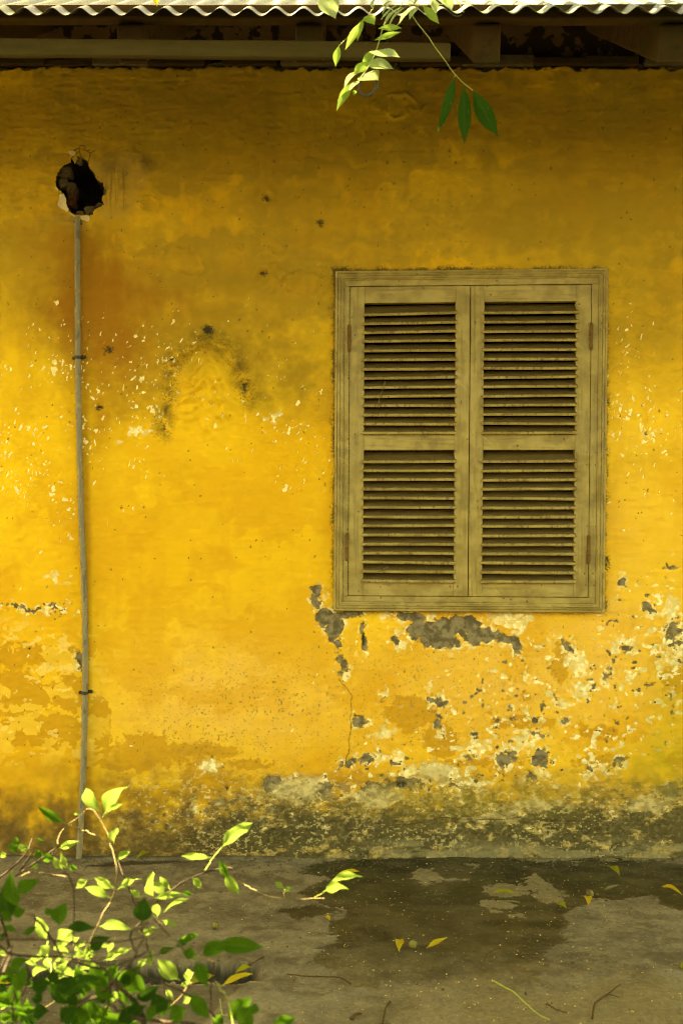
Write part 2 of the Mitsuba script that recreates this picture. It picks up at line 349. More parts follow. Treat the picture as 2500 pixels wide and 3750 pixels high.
    c = mix(c, (.76, .49, .006), dr.clip(inner * (.55 + 1.2 * mid), 0, .75))  # lit look of the bulge put into the colour
    rd = line_d(u + 16 * w1, v + 16 * w2, [(375, 985), (385, 930), (395, 830), (440, 800), (480, 775), (535, 800), (562, 880), (575, 915)])
    c = mix(c, (.17, .115, .010), sst(.50, .66, fb(u / 3.0 + w1, v / 2.6, 3, 355)) * sst(42, 4, rd) * .65)
    c = mix(c, (.20, .130, .008), dr.clip(sst(38, 2, rd) * (.30 + 2.2 * mid), 0, .7))
    c = mix(c, (.10, .066, .008), dr.clip(sst(6, 0, rd + 10 * fine) * (.05 + 3.2 * mid), 0, .75))
    # mould: spots, and the rim round the window
    mo = dr.clip(soft(u, v, MOLD), 0, 1)
    grit = fb(u / 3.2, v / 3.2, 3, 330)
    c = mix(c, (.035, .030, .012), sst(.46, .80, mo * .62 + grit * .46) * sst(.04, .25, mo))
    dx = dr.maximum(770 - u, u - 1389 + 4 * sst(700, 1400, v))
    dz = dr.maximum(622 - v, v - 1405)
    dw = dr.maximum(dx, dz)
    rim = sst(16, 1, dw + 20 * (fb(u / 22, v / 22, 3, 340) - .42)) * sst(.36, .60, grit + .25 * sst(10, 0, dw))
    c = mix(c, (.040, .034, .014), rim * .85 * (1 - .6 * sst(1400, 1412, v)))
    # cracks by the hole and in the patched lump
    ck = line_d(u + 5 * w1 + 3 * fine, v + 5 * w2, [(160, 352), (178, 340), (200, 345), (206, 343)])
    ck = dr.minimum(ck, line_d(u + 2 * fine, v + 2 * fine, [(166, 360), (182, 345), (184, 333), (193, 334), (197, 344), (208, 352), (218, 345)]))
    ck = dr.minimum(ck, line_d(u + 2 * fine, v + 2 * fine, [(182, 345), (186, 358), (203, 372), (208, 352)]))
    ck = dr.minimum(ck, line_d(u + 14 * w1 + 4 * fine, v, [(781, 1560), (808, 1600), (806, 1660), (800, 1720), (790, 1760)]))
    ck = dr.minimum(ck, line_d(u, v + 14 * w1 + 4 * fine, [(800, 1908), (980, 1890), (1010, 1880), (1330, 1885)]))
    c = mix(c, (.06, .04, .01), sst(1.6, .5, ck) * .8)
    # the broken top edge, where the paint ends in bare mortar
    top = sst(157, 148, v + 22 * w1 + 12 * fine)
    c = mix(c, (.045, .030, .010), sst(4, 0, dr.abs(v + 22 * w1 + 12 * fine - 155)) * sst(.45, .6, fb(u / 30, 2.2, 3, 352)) * .8)
    c = mix(c, mix((.24, .195, .115), (.07, .046, .02), sst(.48, .60, fb(u / 20, v / 12, 4, 350))), top)
    return c


def wall_relief(u, v):
    """Height of the plaster towards the viewer, in metres, as numpy from the same masks as the colour."""
    uu, vv = mi.Float(u.astype(np.float32)), mi.Float(v.astype(np.float32))
    m = wear(uu, vv)
    h = 0.010 * (fb(uu / 300, vv / 300, 3, 400) - .5) + 0.0075 * (fb(uu / 70, vv / 45, 3, 410) - .5) + 0.0034 * (fb(uu / 40 + m['w1'] * 2, vv / 8, 3, 420) - .5) + .0024 * (fb(uu / 13, vv / 13, 3, 425) - .5) + .0018 * (fb(uu / 5, vv / 5, 2, 430) - .5)
    lump = sst(0, 1, soft(uu + 40 * m['w1'], vv + 40 * m['w2'], [(470, 900, 90, 110, 1.0), (470, 800, 70, 50, .6)]))
    rid = line_d(uu + 10 * m['w1'], vv + 10 * m['w2'], [(395, 828), (440, 800), (480, 780), (520, 800), (560, 860), (575, 910)])
    h = h + lump * (.030 + .0050 * dr.sin(rid * .33 + 9 * m['w1']) + .040 * (fb(uu / 24, vv / 17, 4, 440) - .5))
    h = h + .018 * sst(14, 0, rid)
    for cx, cy, r in ((618, 455, 22), (628, 572, 20), (545, 570, 16), (610, 640, 40), (350, 465, 30), (425, 600, 50), (700, 640, 40), (910, 230, 50)):
        d = dr.sqrt(dr.square(uu - cx) + dr.square((vv - cy) * 1.6)) / r + 2.6 * m['w1'] + 1.2 * m['mid']
        h = h + .006 * sst(1.15, .75, d) - .007 * sst(.75, .1, d)
    h = h - .0042 * m['grey'] - .0014 * m['cream'] * (1 - m['grey'])
    mo = dr.clip(soft(uu, vv, MOLD), 0, 1)
    h = h - .005 * sst(.45, .8, mo + .5 * (m['fine'])) * sst(1380, 1300, uu)
    h = h + .020 * sst(1880, 1990, vv + 40 * m['w1']) * sst(150, 900, uu) + .006 * m['crumb'] * (fb(uu / 30, vv / 20, 3, 450) - .5)
    rep = sst(6, -6, blobs(m['uu'], m['vv'], [(262, 425, 66, 80), (300, 400, 50, 55), (170, 505, 40, 14)]))
    h = h + .003 * rep
    top = sst(157, 148, vv + 22 * m['w1'] + 12 * m['fine'])
    h = h - top * (.012 + .02 * fb(uu / 14, vv / 10, 3, 460))
    return np.array(h)


# ------------------------------------------------------------------ materials
def rough(fn_or_rgb, r=0.8, spec=0.3, **more):
    col = mikit.proc(fn_or_rgb) if callable(fn_or_rgb) else {'type': 'rgb', 'value': list(fn_or_rgb)}
    return {'type': 'twosided', 'bsdf': {'type': 'principled', 'base_color': col, 'roughness': r, 'specular': spec, **more}}


def paint(axis, dust=0.0):
    """Old khaki gloss paint on wood, its grain along the axis."""
    def fn(p, n, uv):
        a, b = (p.z, p.x) if axis == 'z' else (p.x, p.z)
        g = fb(a * 6 + 3 * p.y, b * 130 + p.y * 90, 3, 500)
        w = fb(p.x * 22 + p.y * 31, p.z * 22 + p.y * 17, 4, 510)
        c = mix((.250, .186, .044), (.345, .266, .072), sst(.25, .75, w))
        c = mix(c, (.150, .105, .024), sst(.5, .8, g) * .45)
        st = sst(.55, .62, fb(p.x * 9 + 7, p.z * 9, 4, 515))
        c = mix(c, (.345, .272, .095), st * .4)
        sc = sst(.80, .85, fb((p.x * .7 + p.z * .7) * 220, (p.x * .7 - p.z * .7) * 9, 2, 520)) * sst(.45, .7, n2(p.x * 9, p.z * 9, 521))
        c = mix(c, (.52, .43, .17), sc * .28)
        gk = dr.maximum(sst(.56, .74, fb(p.x * 16 + 3, p.z * 16, 5, 517)), sst(.60, .72, fb(b * 60, a * 7, 4, 518)) * .8)
        c = mix(c, (.115, .080, .020), gk * .34)
        d = flecks(p.x / K + 13 * p.y / K, p.z / K, 14, .07, 530)
        c = mix(c, (.10, .06, .02), d * .8)
        c = mix(c, (.17, .125, .04), dust * (.5 + .5 * w))
        return c
    return fn


def slat_col(p, n, uv):
    c = paint('x')(p, n, uv)
    edge = sst(-.0215, -.0240, p.y + .004 * (fb(p.x * 60, p.z * 60, 3, 540) - .5))
    top = mix((.088, .060, .016), (.125, .088, .027), fb(p.x * 30, p.z * 140, 3, 541))  # slat faces darkened for dirt and for shade under the slat above
    c = mix(top, c, edge)
    chips = sst(.66, .70, fb(p.x * 95, p.z * 60, 3, 542)) * edge
    return mix(c, (.16, .09, .03), chips * .8)


def pipe_col(p, n, uv):
    a = fb(p.x * 60, p.z * 8, 3, 550)
    c = mix((.165, .150, .095), (.215, .195, .125), a)
    c = mix(c, (.26, .20, .07), sst(.58, .72, fb(p.x * 40, p.z * 9, 4, 551)) * .3)
    c = mix(c, (.52, .33, .02), sst(.68, .72, fb(p.x * 90, p.z * 50, 3, 553)) * .25)
    return mix(c, (.06, .05, .025), sst(.60, .70, fb(p.x * 70 + 3, p.z * 22, 4, 554)) * .5)


def wood_col(p, n, uv):
    g = fb(p.x * 5 + p.y * 40, p.z * 70 + p.y * 20, 3, 560)
    c = mix((.030, .016, .0035), (.054, .031, .006), g)
    mo = sst(.5, .68, fb(p.x * 9, p.z * 14, 4, 561))
    c = mix(c, (.033, .027, .004), mo * .7)
    return mix(c, (.022, .014, .006), sst(.60, .72, fb(p.x * 26 + p.y * 9, p.z * 36, 4, 562)) * .5)


def band_col(p, n, uv):
    g = fb(p.x * 26, p.z * 26, 5, 570)
    c = mix((.16, .098, .036), (.10, .058, .020), fb(p.x * 6, p.z * 9, 2, 571))
    return mix(c, (.022, .014, .008), sst(.47, .53, g) * .93)


def roof_col(p, n, uv):
    a = fb(p.x * 5, p.y * 9, 3, 580)
    c = mix((.046, .042, .030), (.028, .024, .016), a)
    moss = sst(.50, .66, fb(p.x * 3.2 + 1.6, p.y * 5 + 2, 4, 581))
    c = mix(c, (.062, .066, .008), moss * .75)
    return mix(c, (.022, .017, .008), sst(.60, .75, fb(p.x * 40, p.y * 12, 3, 582)) * .6)


def G(u, v):
    q = on_ground(u, v)
    return q[0], q[1]


def gb(u, v, ru, rv, turn=0.0):
    """An ellipse of the ground given at the viewing scale: centre and half-axes in metres."""
    x, y = G(u, v)
    d = D + y
    return (x, y, ru * U / F * d, abs(G(u, v + rv)[1] - G(u, v - rv)[1]) / 2)


WET = [gb(*b) for b in ((900, 1995, 200, 26), (1200, 1990, 400, 30), (860, 2050, 160, 40), (1050, 2070, 300, 50), (1330, 2020, 260, 40), (900, 2130, 140, 50), (1020, 2130, 200, 60), (700, 2092, 70, 14), (1150, 2120, 160, 60), (900, 2210, 160, 40), (800, 2200, 70, 44), (1080, 2200, 180, 70),
                         (830, 2245, 60, 24), (1480, 2010, 200, 34), (1560, 2060, 60, 30))]
DRY = [gb(*b) for b in ((975, 2014, 32, 18), (1165, 2045, 50, 16), (1235, 2030, 30, 22), (1262, 2058, 34, 14), (1080, 1990, 14, 6), (1310, 1968, 160, 7), (1150, 2075, 40, 9), (1480, 1972, 60, 5), (1130, 2088, 12, 6), (1190, 2100, 14, 6))]
PALE = [gb(*b) for b in ((1430, 2110, 130, 46), (1520, 2140, 130, 70), (1360, 2150, 70, 46), (1330, 2200, 60, 40))]
CH_Y0, CH_Y1, CH_X1 = on_ground(0, 2212)[1], on_ground(0, 2256)[1], on_ground(582, 2235)[0]


def ground_masks(x, y):
    w1, w2 = fb(x * 14, y * 14, 4, 600) - .5, fb(x * 14 + 9, y * 14 + 4, 4, 605) - .5
    f = fb(x * 60, y * 60, 3, 610) - .5
    wet = sst(.012, -.012, blobs(x + .09 * w1, y + .09 * w2, WET) + .05 * f)
    wet = wet * (1 - sst(.0, -.02, blobs(x + .05 * w1, y + .05 * w2, PALE) + .04 * f))
    dry = sst(.006, -.006, blobs(x + .07 * w1, y + .07 * w2, DRY) + .05 * f)
    ch = sst(CH_X1 + .03, CH_X1 - .01, x + .05 * w1 + .02 * f) * sst(CH_Y1 - .003, CH_Y1 + .003, y + .016 * w1 + .012 * f) * sst(CH_Y0 + .003, CH_Y0 - .006, y + .06 * w2 + .02 * f)
    return w1, w2, f, wet, dry, ch


def ground_col(p, n, uv):
    x, y = p.x, p.y
    w1, w2, f, wet, dry, ch = ground_masks(x, y)
    a = fb(x * 7, y * 7, 4, 620)
    c = mix((.112, .093, .056), (.185, .157, .098), sst(.25, .75, a))
    c = mix(c, (.225, .190, .105), sst(.52, .66, fb(x * 24, y * 24, 4, 630)) * .40)
    c = mix(c, (.070, .052, .027), sst(.52, .70, fb(x * 11 + 4, y * 17, 4, 640)) * .55)
    # sandy, yellower far side to the viewer's right
    c = mix(c, (.185, .142, .056), sst(-1.05, -1.5, y + .5 * w1) * sst(-.3, .5, x) * .7)
    damp = mix((.014, .013, .005), (.056, .048, .021), sst(.2, .8, fb(x * 9, y * 13, 5, 650)))
    fade = sst(-1.45, -.85, y + .35 * w1 + .15 * sst(.1, -.5, x))
    fade = dr.maximum(fade, sst(-.10, -.32, x) * sst(-1.5, -1.2, y))
    moss = sst(.48, .60, fb(x * 9 + 2, y * 12, 4, 655)) * sst(-.75, -.25, y)
    c = mix(c, damp, wet * fade * (1 - dry * .85) * .95)
    c = mix(c, (.028, .030, .006), wet * moss * .5 * (1 - dry))
    c = mix(c, (.175, .150, .082), dry * .6)
    # stain under the pipe
    st = soft(x, y, [(*G(300, 1985), .16, .045, 1.0), (*G(420, 1982), .10, .02, .6), (*G(220, 1992), .08, .025, .7)])
    c = mix(c, (.025, .016, .008), dr.clip(sst(.35, .7, st + .5 * w1 + .3 * f), 0, 1) * .85)
    c = mix(c, (.020, .018, .008), ch * .9)
    c = mix(c, (.075, .060, .032), sst(CH_Y1 + .002, CH_Y1 - .004, y) * sst(CH_X1 + .0, CH_X1 - .03, x - .35 * (y - CH_Y1) + .02 * w1) * .55)
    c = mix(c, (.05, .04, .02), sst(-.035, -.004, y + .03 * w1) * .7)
    fg = fb(x * 95, y * 95, 3, 657)
    c = c * (.72 + .56 * fg)
    gr = flecks(x / .004, y / .004, 3.0, .10, 660)
    c = mix(c, (.42, .36, .2), gr * .5)
    gr = flecks(x / .004 + 5, y / .004, 4.0, .10, 670)
    c = mix(c, (.05, .035, .02), gr * .6)
    far = sst(-1.80, -2.05, y + .1 * w1)                        # beyond the paving: unseen earth, kept dark to cut bounce light
    return mix(c, (.028, .026, .012), far)


def ground_rough(p, n, uv):
    return .85 - .42 * ground_masks(p.x, p.y)[3] * (.5 + .5 * fb(p.x * 9, p.y * 9, 2, 680))


def leaf_col(a, b, vein):
    def fn(p, n, uv):
        q = dr.abs(uv.y - .5) * 2
        c = mix(a, b, fb(p.x * 21 + p.y * 13, p.z * 21 + p.y * 7, 3, 700))
        side = sst(.42, .5, dr.abs(dr.abs(uv.x * 9 - q * 1.6 - dr.floor(uv.x * 9 - q * 1.6)) - .5)) * .18
        c = mix(c, vein, side + .75 * sst(.07, .02, q))
        return mix(c, (.16, .13, .02), flecks(uv.x * 60, uv.y * 40, 12, .05, 710) * .5)
    return fn


def leaf_bsdf(a, b, vein, trans=1.0, r=.32, eta=1.5):
    return {'type': 'principledthin', 'base_color': mikit.proc(leaf_col(a, b, vein)), 'roughness': r, 'diff_trans': trans, 'eta': eta}


def rust_col(p, n, uv):
    return mix((.085, .042, .011), (.19, .112, .028), fb(p.x * 120, p.z * 120, 3, 720))


def bark_col(p, n, uv):
    return mix((.020, .013, .006), (.052, .036, .016), fb(p.x * 70, p.z * 70 + p.y * 50, 3, 730))


M = {
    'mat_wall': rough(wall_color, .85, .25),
    'mat_paint_upright': rough(paint('z'), .50, .4), 'mat_paint_level': rough(paint('x'), .50, .4), 'mat_slat': rough(slat_col, .6, .35),
    'mat_pipe': rough(pipe_col, .6, .35), 'mat_wood': rough(wood_col, .85, .2), 'mat_board': rough(lambda p, n, uv: mix(wood_col(p, n, uv), mix((.036, .026, .003), (.066, .049, .007), fb(p.x * 6, p.z * 60, 3, 565)), .72), .85, .2), 'mat_band': rough(band_col, .95, .1),
    'mat_roof': rough(roof_col, .45, .5), 'mat_ground': {'type': 'twosided', 'bsdf': {'type': 'principled', 'base_color': mikit.proc(ground_col), 'roughness': mikit.proc(ground_rough), 'specular': .35}},
    'mat_leaf': leaf_bsdf((.038, .095, .004), (.060, .130, .006), (.10, .17, .02), .9, .30),
    'mat_leaf_dark': leaf_bsdf((.018, .050, .004), (.028, .068, .006), (.05, .09, .015), .6, .35),  # darker copy, shade put into the leaf colour; also the unseen foliage
    'mat_leaf_glare': leaf_bsdf((.20, .27, .10), (.28, .34, .15), (.32, .37, .18), .9, .45, 1.75),  # paler copy, white sun glare put into the leaf colour
    'mat_leaf_bright': leaf_bsdf((.15, .25, .030), (.23, .32, .055), (.29, .35, .07), 1.0, .42, 1.75),  # leaf green lifted towards yellow-white so sunlit leaves read brighter
    'mat_leaf_yellow': leaf_bsdf((.40, .30, .008), (.48, .37, .015), (.46, .38, .06), .4, .5),
    'mat_leaf_olive': leaf_bsdf((.18, .19, .010), (.25, .24, .016), (.30, .28, .06), .4, .5),
    'mat_rust': rough(rust_col, .9, .2), 'mat_bark': rough(bark_col, .8, .3),
    'mat_twig': rough(lambda p, n, uv: mix((.10, .080, .034), (.17, .14, .062), fb(p.x * 60, p.y * 60 + p.z * 60, 2, 740)), .85, .2),
    'mat_ground_twig': rough(lambda p, n, uv: mix((.050, .028, .008), (.095, .060, .018), fb(p.x * 60, p.y * 60, 2, 741)), .85, .2),
    'mat_greenstem': rough((.27, .30, .05), .6, .4),
    'mat_black': rough((.012, .009, .006), .95, .05), 'mat_room': rough((.035, .028, .018), .95, .05),
    'mat_strap': rough((.03, .024, .014), .6, .4),
    'mat_brick': rough(lambda p, n, uv: mix((.10, .036, .014), (.095, .064, .034), sst(.4, .62, fb(p.x * 28 + p.y * 19, p.z * 28, 4, 750))), .95, .1),
    'mat_mortar': rough(lambda p, n, uv: mix((.135, .105, .055), (.055, .042, .023), fb(p.x * 45 + p.y * 30, p.z * 45, 4, 760)), .95, .1),
    'mat_pit': rough((.030, .021, .012), .95, .05),
    'mat_chip': rough(lambda p, n, uv: mix((.72, .62, .36), (.52, .44, .24), fb(p.x * 60, p.z * 60, 3, 770)), .95, .1),
    'mat_nut': rough(lambda p, n, uv: mix((.17, .16, .025), (.085, .062, .016), sst(.4, .6, fb(p.x * 45, p.z * 45 + p.y * 45, 3, 780))), .6, .4),
    'mat_petal': rough((.72, .55, .16), .8, .2),
}
scene.update(M)

# ------------------------------------------------------------------ setting: the ground
gx = graded(-70, 70, (-1.35, 1.35), .0055)
gy = graded(-70, .06, (-1.75, .03), .0055)


def ground_fn(X, Y):
    x, y = mi.Float(X.astype(np.float32)), mi.Float(Y.astype(np.float32))
    w1, w2, f, wet, dry, ch = ground_masks(x, y)
    near = sst(-3, -2, y)
    z = .012 * (fb(x * 2.2, y * 2.2, 2, 800) - .5) + .006 * (fb(x * 16, y * 16, 4, 810) - .5) + .0032 * f
    z = z + .004 * dry - .004 * wet + .006 * sst(-.05, .0, y + .03 * w1)
    z = z - ch * (.050 + .02 * f + .02 * w1)
    low = sst(CH_Y1 + .002, CH_Y1 - .004, y) * sst(CH_X1 + .0, CH_X1 - .03, x - .35 * (y - CH_Y1) + .02 * w1)
    z = z - .010 * low
    return np.stack([X, Y, np.array(z * near)], 1)


put('ground', grid_mesh(gx, gy, ground_fn), 'mat_ground', True, 'worn concrete yard with a dark damp patch along the wall', None, None, 'structure')

# ------------------------------------------------------------------ the house
tag('house', 'weathered yellow plastered house with a closed louvred window and corrugated roof', 'house')
HOLE = [(420, 330), (455, 385), (500, 345), (545, 350), (580, 365), (590, 420), (640, 480), (655, 520), (690, 560), (725, 575), (735, 630), (760, 640), (750, 680), (720, 700), (715, 740), (735, 780), (690, 805), (640, 830), (630, 880), (590, 885), (540, 880), (460, 880), (420, 860), (395, 830), (370, 760),
        (345, 690), (320, 650), (280, 620), (272, 560), (290, 480), (330, 420), (380, 385), (415, 375)]
HOLE = np.array([at(100 + a / 2.613, 450 + b / 2.613, D)[[0, 2]] for a, b in HOLE])
from shapely.geometry import Polygon, Point
from shapely import contains_xy
hole_poly = Polygon(HOLE)

# window: a rectangle at the viewing scale, warped onto the four corners of the real, slightly racked frame
CORN = {(0, 0): (770, 625), (1, 0): (1394, 618), (1, 1): (1385, 1407), (0, 1): (766, 1402)}


def warp(mesh):
    v = np.array(mesh.vertices)
    s, t = (v[:, 0] - WX0) / (WX1 - WX0), (v[:, 2] - WZ0) / (WZ1 - WZ0)
    u = (1 - s) * (1 - t) * CORN[0, 0][0] + s * (1 - t) * CORN[1, 0][0] + s * t * CORN[1, 1][0] + (1 - s) * t * CORN[0, 1][0]
    w = (1 - s) * (1 - t) * CORN[0, 0][1] + s * (1 - t) * CORN[1, 0][1] + s * t * CORN[1, 1][1] + (1 - s) * t * CORN[0, 1][1]
    m = mesh.copy()
    m.vertices = np.stack([u * K - 1.375, v[:, 1], 3.454 - w * K], 1)
    m.invert()                                    # the viewing scale counts downwards
    return m


wx = graded(-3.2, 3.2, (-1.40, 1.40), .0045, 1.6)
wz = np.arange(-.03, 3.262, .0045)
top_n = lambda x: 3.205 + .016 * (meshkit.fbm(np.stack([x * 7, x * 0 + 2.2, x * 0], 1), 4, 3) - .5) * 2


def wall_fn(X, Z):
    return np.stack([X, -wall_relief((X + 1.375) / K, (3.454 - Z) / K), Z], 1)


def wall_keep(X, Z):
    u, v = (X + 1.375) / K, (3.454 - Z) / K
    win = (u > 786) & (u < 1368) & (v > 640) & (v < 1388)
    return ~win & ~contains_xy(hole_poly, X, Z) & (Z < top_n(X))


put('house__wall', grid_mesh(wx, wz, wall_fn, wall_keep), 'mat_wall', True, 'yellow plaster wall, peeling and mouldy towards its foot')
# the room behind and the rest of the house
for nm, b in (('side_wall', (-3.3, -3.2, -.02, 3.9, -.1, 3.2)), ('side_wall', (3.2, 3.3, -.02, 3.9, -.1, 3.2)), ('rear_wall', (-3.3, 3.3, 3.9, 4.0, -.1, 3.2)), ('ceiling', (-3.3, 3.3, .05, 4.0, 3.2, 3.24)), ('room_floor', (-3.2, 3.2, .07, 3.9, -.06, -.02))):
    put('house__' + nm, box(*b), 'mat_room')
put('house__wall__upper_band', grid_mesh(np.linspace(-3.3, 3.3, 300), np.linspace(3.19, 3.62, 30), lambda X, Z: np.stack([X, .045 + .012 * (meshkit.fbm(np.stack([X * 14, Z * 14, 0 * X], 1), 3, 9) - .5), Z], 1)), 'mat_band', True, 'brown unpainted masonry, blotched black, above the plaster')
pl = []
for k in range(14):
    x0 = -1.75 + k * .25 + R_.uniform(-.03, .03)
    ln = R_.uniform(.21, .30)
    b = bevel_box(x0, x0 + ln, -.014 + R_.uniform(-.008, .012), .05, 3.190, 3.232 + R_.uniform(-.012, .004), .005)
    b = b.subdivide().subdivide()
    b.vertices += (meshkit.fbm(b.vertices * 25, 3, 5)[:, None] - .5) * np.array([.006, .014, .014])
    put('house__wall__brick', b, 'mat_wood' if k % 3 else 'mat_mortar', 40)

# the broken hole: a ragged pit with the brickwork showing
n = len(HOLE)
cen = HOLE.mean(0)
rings = []
for j, (sc, yy) in enumerate(((1.03, .004), (1.0, .014), (.97, .03), (.93, .06), (.90, .10), (.84, .16), (.70, .22), (.40, .25), (.02, .26))):
    q = cen + (HOLE - cen) * sc
    jit = (meshkit.fbm(np.stack([q[:, 0] * 40, q[:, 1] * 40, np.full(n, j * .7)], 1), 3, 4) - .5) * (.0 if j == 0 else .022)
    rings.append(np.stack([q[:, 0] + jit, np.full(n, yy) + jit * .5, q[:, 1] - jit * .8], 1))
hv = np.vstack(rings)
hf = []
for j in range(len(rings) - 1):
    for k in range(n):
        k2 = (k + 1) % n
        hf += [(j * n + k, j * n + k2, (j + 1) * n + k2), (j * n + k, (j + 1) * n + k2, (j + 1) * n + k)]
put('house__wall__broken_hole', trimesh.Trimesh(hv, hf, process=False), 'mat_pit', 30, 'ragged dark hole broken through the plaster above the pipe')


def crumb(cx, cz, rx, rz, y0, y1, mat, seed, name):
    """A broken lump, its outline at the scale of the hole's close-up."""
    c = at(100 + cx / 2.613, 450 + cz / 2.613, D)
    m = trimesh.creation.icosphere(subdivisions=2)
    m.vertices = np.sign(m.vertices) * np.abs(m.vertices) ** (.45 if 'brick' in mat else .6)
    m.vertices *= 1 + .75 * (meshkit.fbm(m.vertices * 1.9 + seed, 3, seed)[:, None] - .5)
    an = (seed * 37 % 60 - 30) / 57.3
    m.vertices = m.vertices @ np.array([[math.cos(an), 0, math.sin(an)], [0, 1, 0], [-math.sin(an), 0, math.cos(an)]])
    m.vertices *= np.array([rx / 2.613 * .0011, (y1 - y0) / 2, rz / 2.613 * .0011])
    m.vertices += np.array([c[0], (y0 + y1) / 2, c[2]])
    put('house__wall__' + name, m, mat, False)


for a in ((345, 450, 66, 62, .01, .10, 'mat_mortar', 1, 'brick'), (400, 610, 40, 66, .02, .12, 'mat_brick', 2, 'brick'), (330, 560, 50, 46, .008, .07, 'mat_mortar', 3, 'brick'), (390, 720, 34, 60, .03, .12, 'mat_brick', 4, 'brick'), 
          (600, 830, 60, 52, .004, .08, 'mat_mortar', 6, 'mortar_lump'), (690, 780, 46, 30, .006, .06, 'mat_mortar', 7, 'mortar_lump'), (500, 850, 40, 22, .008, .06, 'mat_mortar', 8, 'mortar_lump'), (745, 645, 20, 34, .004, .04, 'mat_mortar', 9, 'mortar_lump'), (495, 350, 34, 38, -.004, .03, 'mat_mortar', 10, 'mortar_lump'),
          (490, 955, 36, 36, -.012, .006, 'mat_mortar', 16, 'mortar_lump'), ):
    crumb(*a)

for pts in ([(310, 690), (345, 680), (372, 720), (375, 770), (395, 830), (385, 850), (340, 825), (300, 800), (296, 770), (312, 740)], [(400, 865), (440, 880), (500, 905), (530, 890), (590, 890), (598, 915), (590, 945), (555, 940), (520, 920), (480, 910), (430, 885)],
            [(393, 275), (440, 270), (467, 285), (455, 305), (420, 308), (408, 290)], [(270, 612), (285, 618), (300, 640), (284, 642), (272, 632)]):
    q = np.array([at(100 + a / 2.613, 450 + b / 2.613, D)[[0, 2]] for a, b in pts])
    q = Polygon(q).segmentize(.004).exterior.coords[:-1]
    q = np.array(q) + .0025 * (meshkit.fbm(np.array([(a * 300, b * 300, 0) for a, b in q]), 2, 5)[:, None] - .5) * 2
    m = trimesh.creation.extrude_polygon(Polygon(q), .012, engine='earcut')
    m = trimesh.Trimesh(np.stack([m.vertices[:, 0], -.0095 + m.vertices[:, 2], m.vertices[:, 1]], 1), m.faces[:, ::-1], process=False)
    m.vertices[:, 1] += .004 * (meshkit.fbm(m.vertices * 90, 2, 6) - .5)
    put('house__wall__plaster_chip', m, 'mat_chip', 30, 'pale broken plaster edge of the hole')

# --- window frame: mitred mouldings round a flat inner frame
PROFILE = [(0, 0), (0, .020), (1.5, .024), (5, .024), (6.2, .021), (7.4, .025), (11, .026), (12.2, .022), (13.4, .025), (16.5, .024), (18, .018), (20.5, .017), (20.5, 0)]
W = 'house__window_frame'
tag(W, 'khaki moulded wooden frame round the closed shutters')


def casing(side):
    a = np.array(PROFILE)
    t, dep = a[:, 0], -.004 - a[:, 1]
    n = len(a)
    x0, x1, z0, z1 = WX0, WX1, WZ0, WZ1
    segs = 12
    v = []
    for s in np.linspace(0, 1, segs + 1):
        if side in ('top', 'bottom'):
            xs = (x0 + t) * (1 - s) + (x1 - t) * s
            zs = (z0 + t) if side == 'top' else (z1 - t)
        else:
            zs = (z0 + t) * (1 - s) + (z1 - t) * s
            xs = (x0 + t) if side == 'left' else (x1 - t)
        v.append(np.stack([xs, dep, zs], 1))
    v = np.vstack(v)
    f = []
    for j in range(segs):
        for k in range(n - 1):
            f += [(j * n + k, j * n + k + 1, (j + 1) * n + k + 1), (j * n + k, (j + 1) * n + k + 1, (j + 1) * n + k)]
    m = trimesh.Trimesh(v, f, process=False)
    return warp(m)


for s in ('top', 'bottom', 'left', 'right'):
    put(W + '__moulding', casing(s), 'mat_paint_level' if s in ('top', 'bottom') else 'mat_paint_upright', 25)


def wbox(u0, u1, y0, y1, v0, v1, b=.7):
    """A board of the window: viewing-scale outline, chamfered, warped with the frame."""
    by = b * K
    pts = []
    for x, sx in ((u0, 1), (u1, -1)):
        for y, sy in ((y0, 1), (y1, -1)):
            for z, sz in ((v0, 1), (v1, -1)):
                pts += [(x + sx * b, y + sy * by, z), (x + sx * b, y, z + sz * b), (x, y + sy * by, z + sz * b)]
    pts = np.array(pts)
    sc = np.array([1, 1 / K, 1])
    m = trimesh.convex.convex_hull(pts * sc)
    m.vertices = m.vertices / sc
    return warp(m)


V_, L_ = 'mat_paint_upright', 'mat_paint_level'
put(W + '__frame_board', wbox(788.8, 1368.2, -.019, .03, 641.8, 655.8), L_)
put(W + '__frame_board', wbox(788.8, 1368.2, -.019, .03, 1371.0, 1384.2), L_)
put(W + '__frame_board', wbox(788.9, 800.2, -.0185, .03, 655.9, 1370.9), V_)
put(W + '__frame_board', wbox(1352.5, 1368.1, -.0185, .03, 655.9, 1370.9), V_)

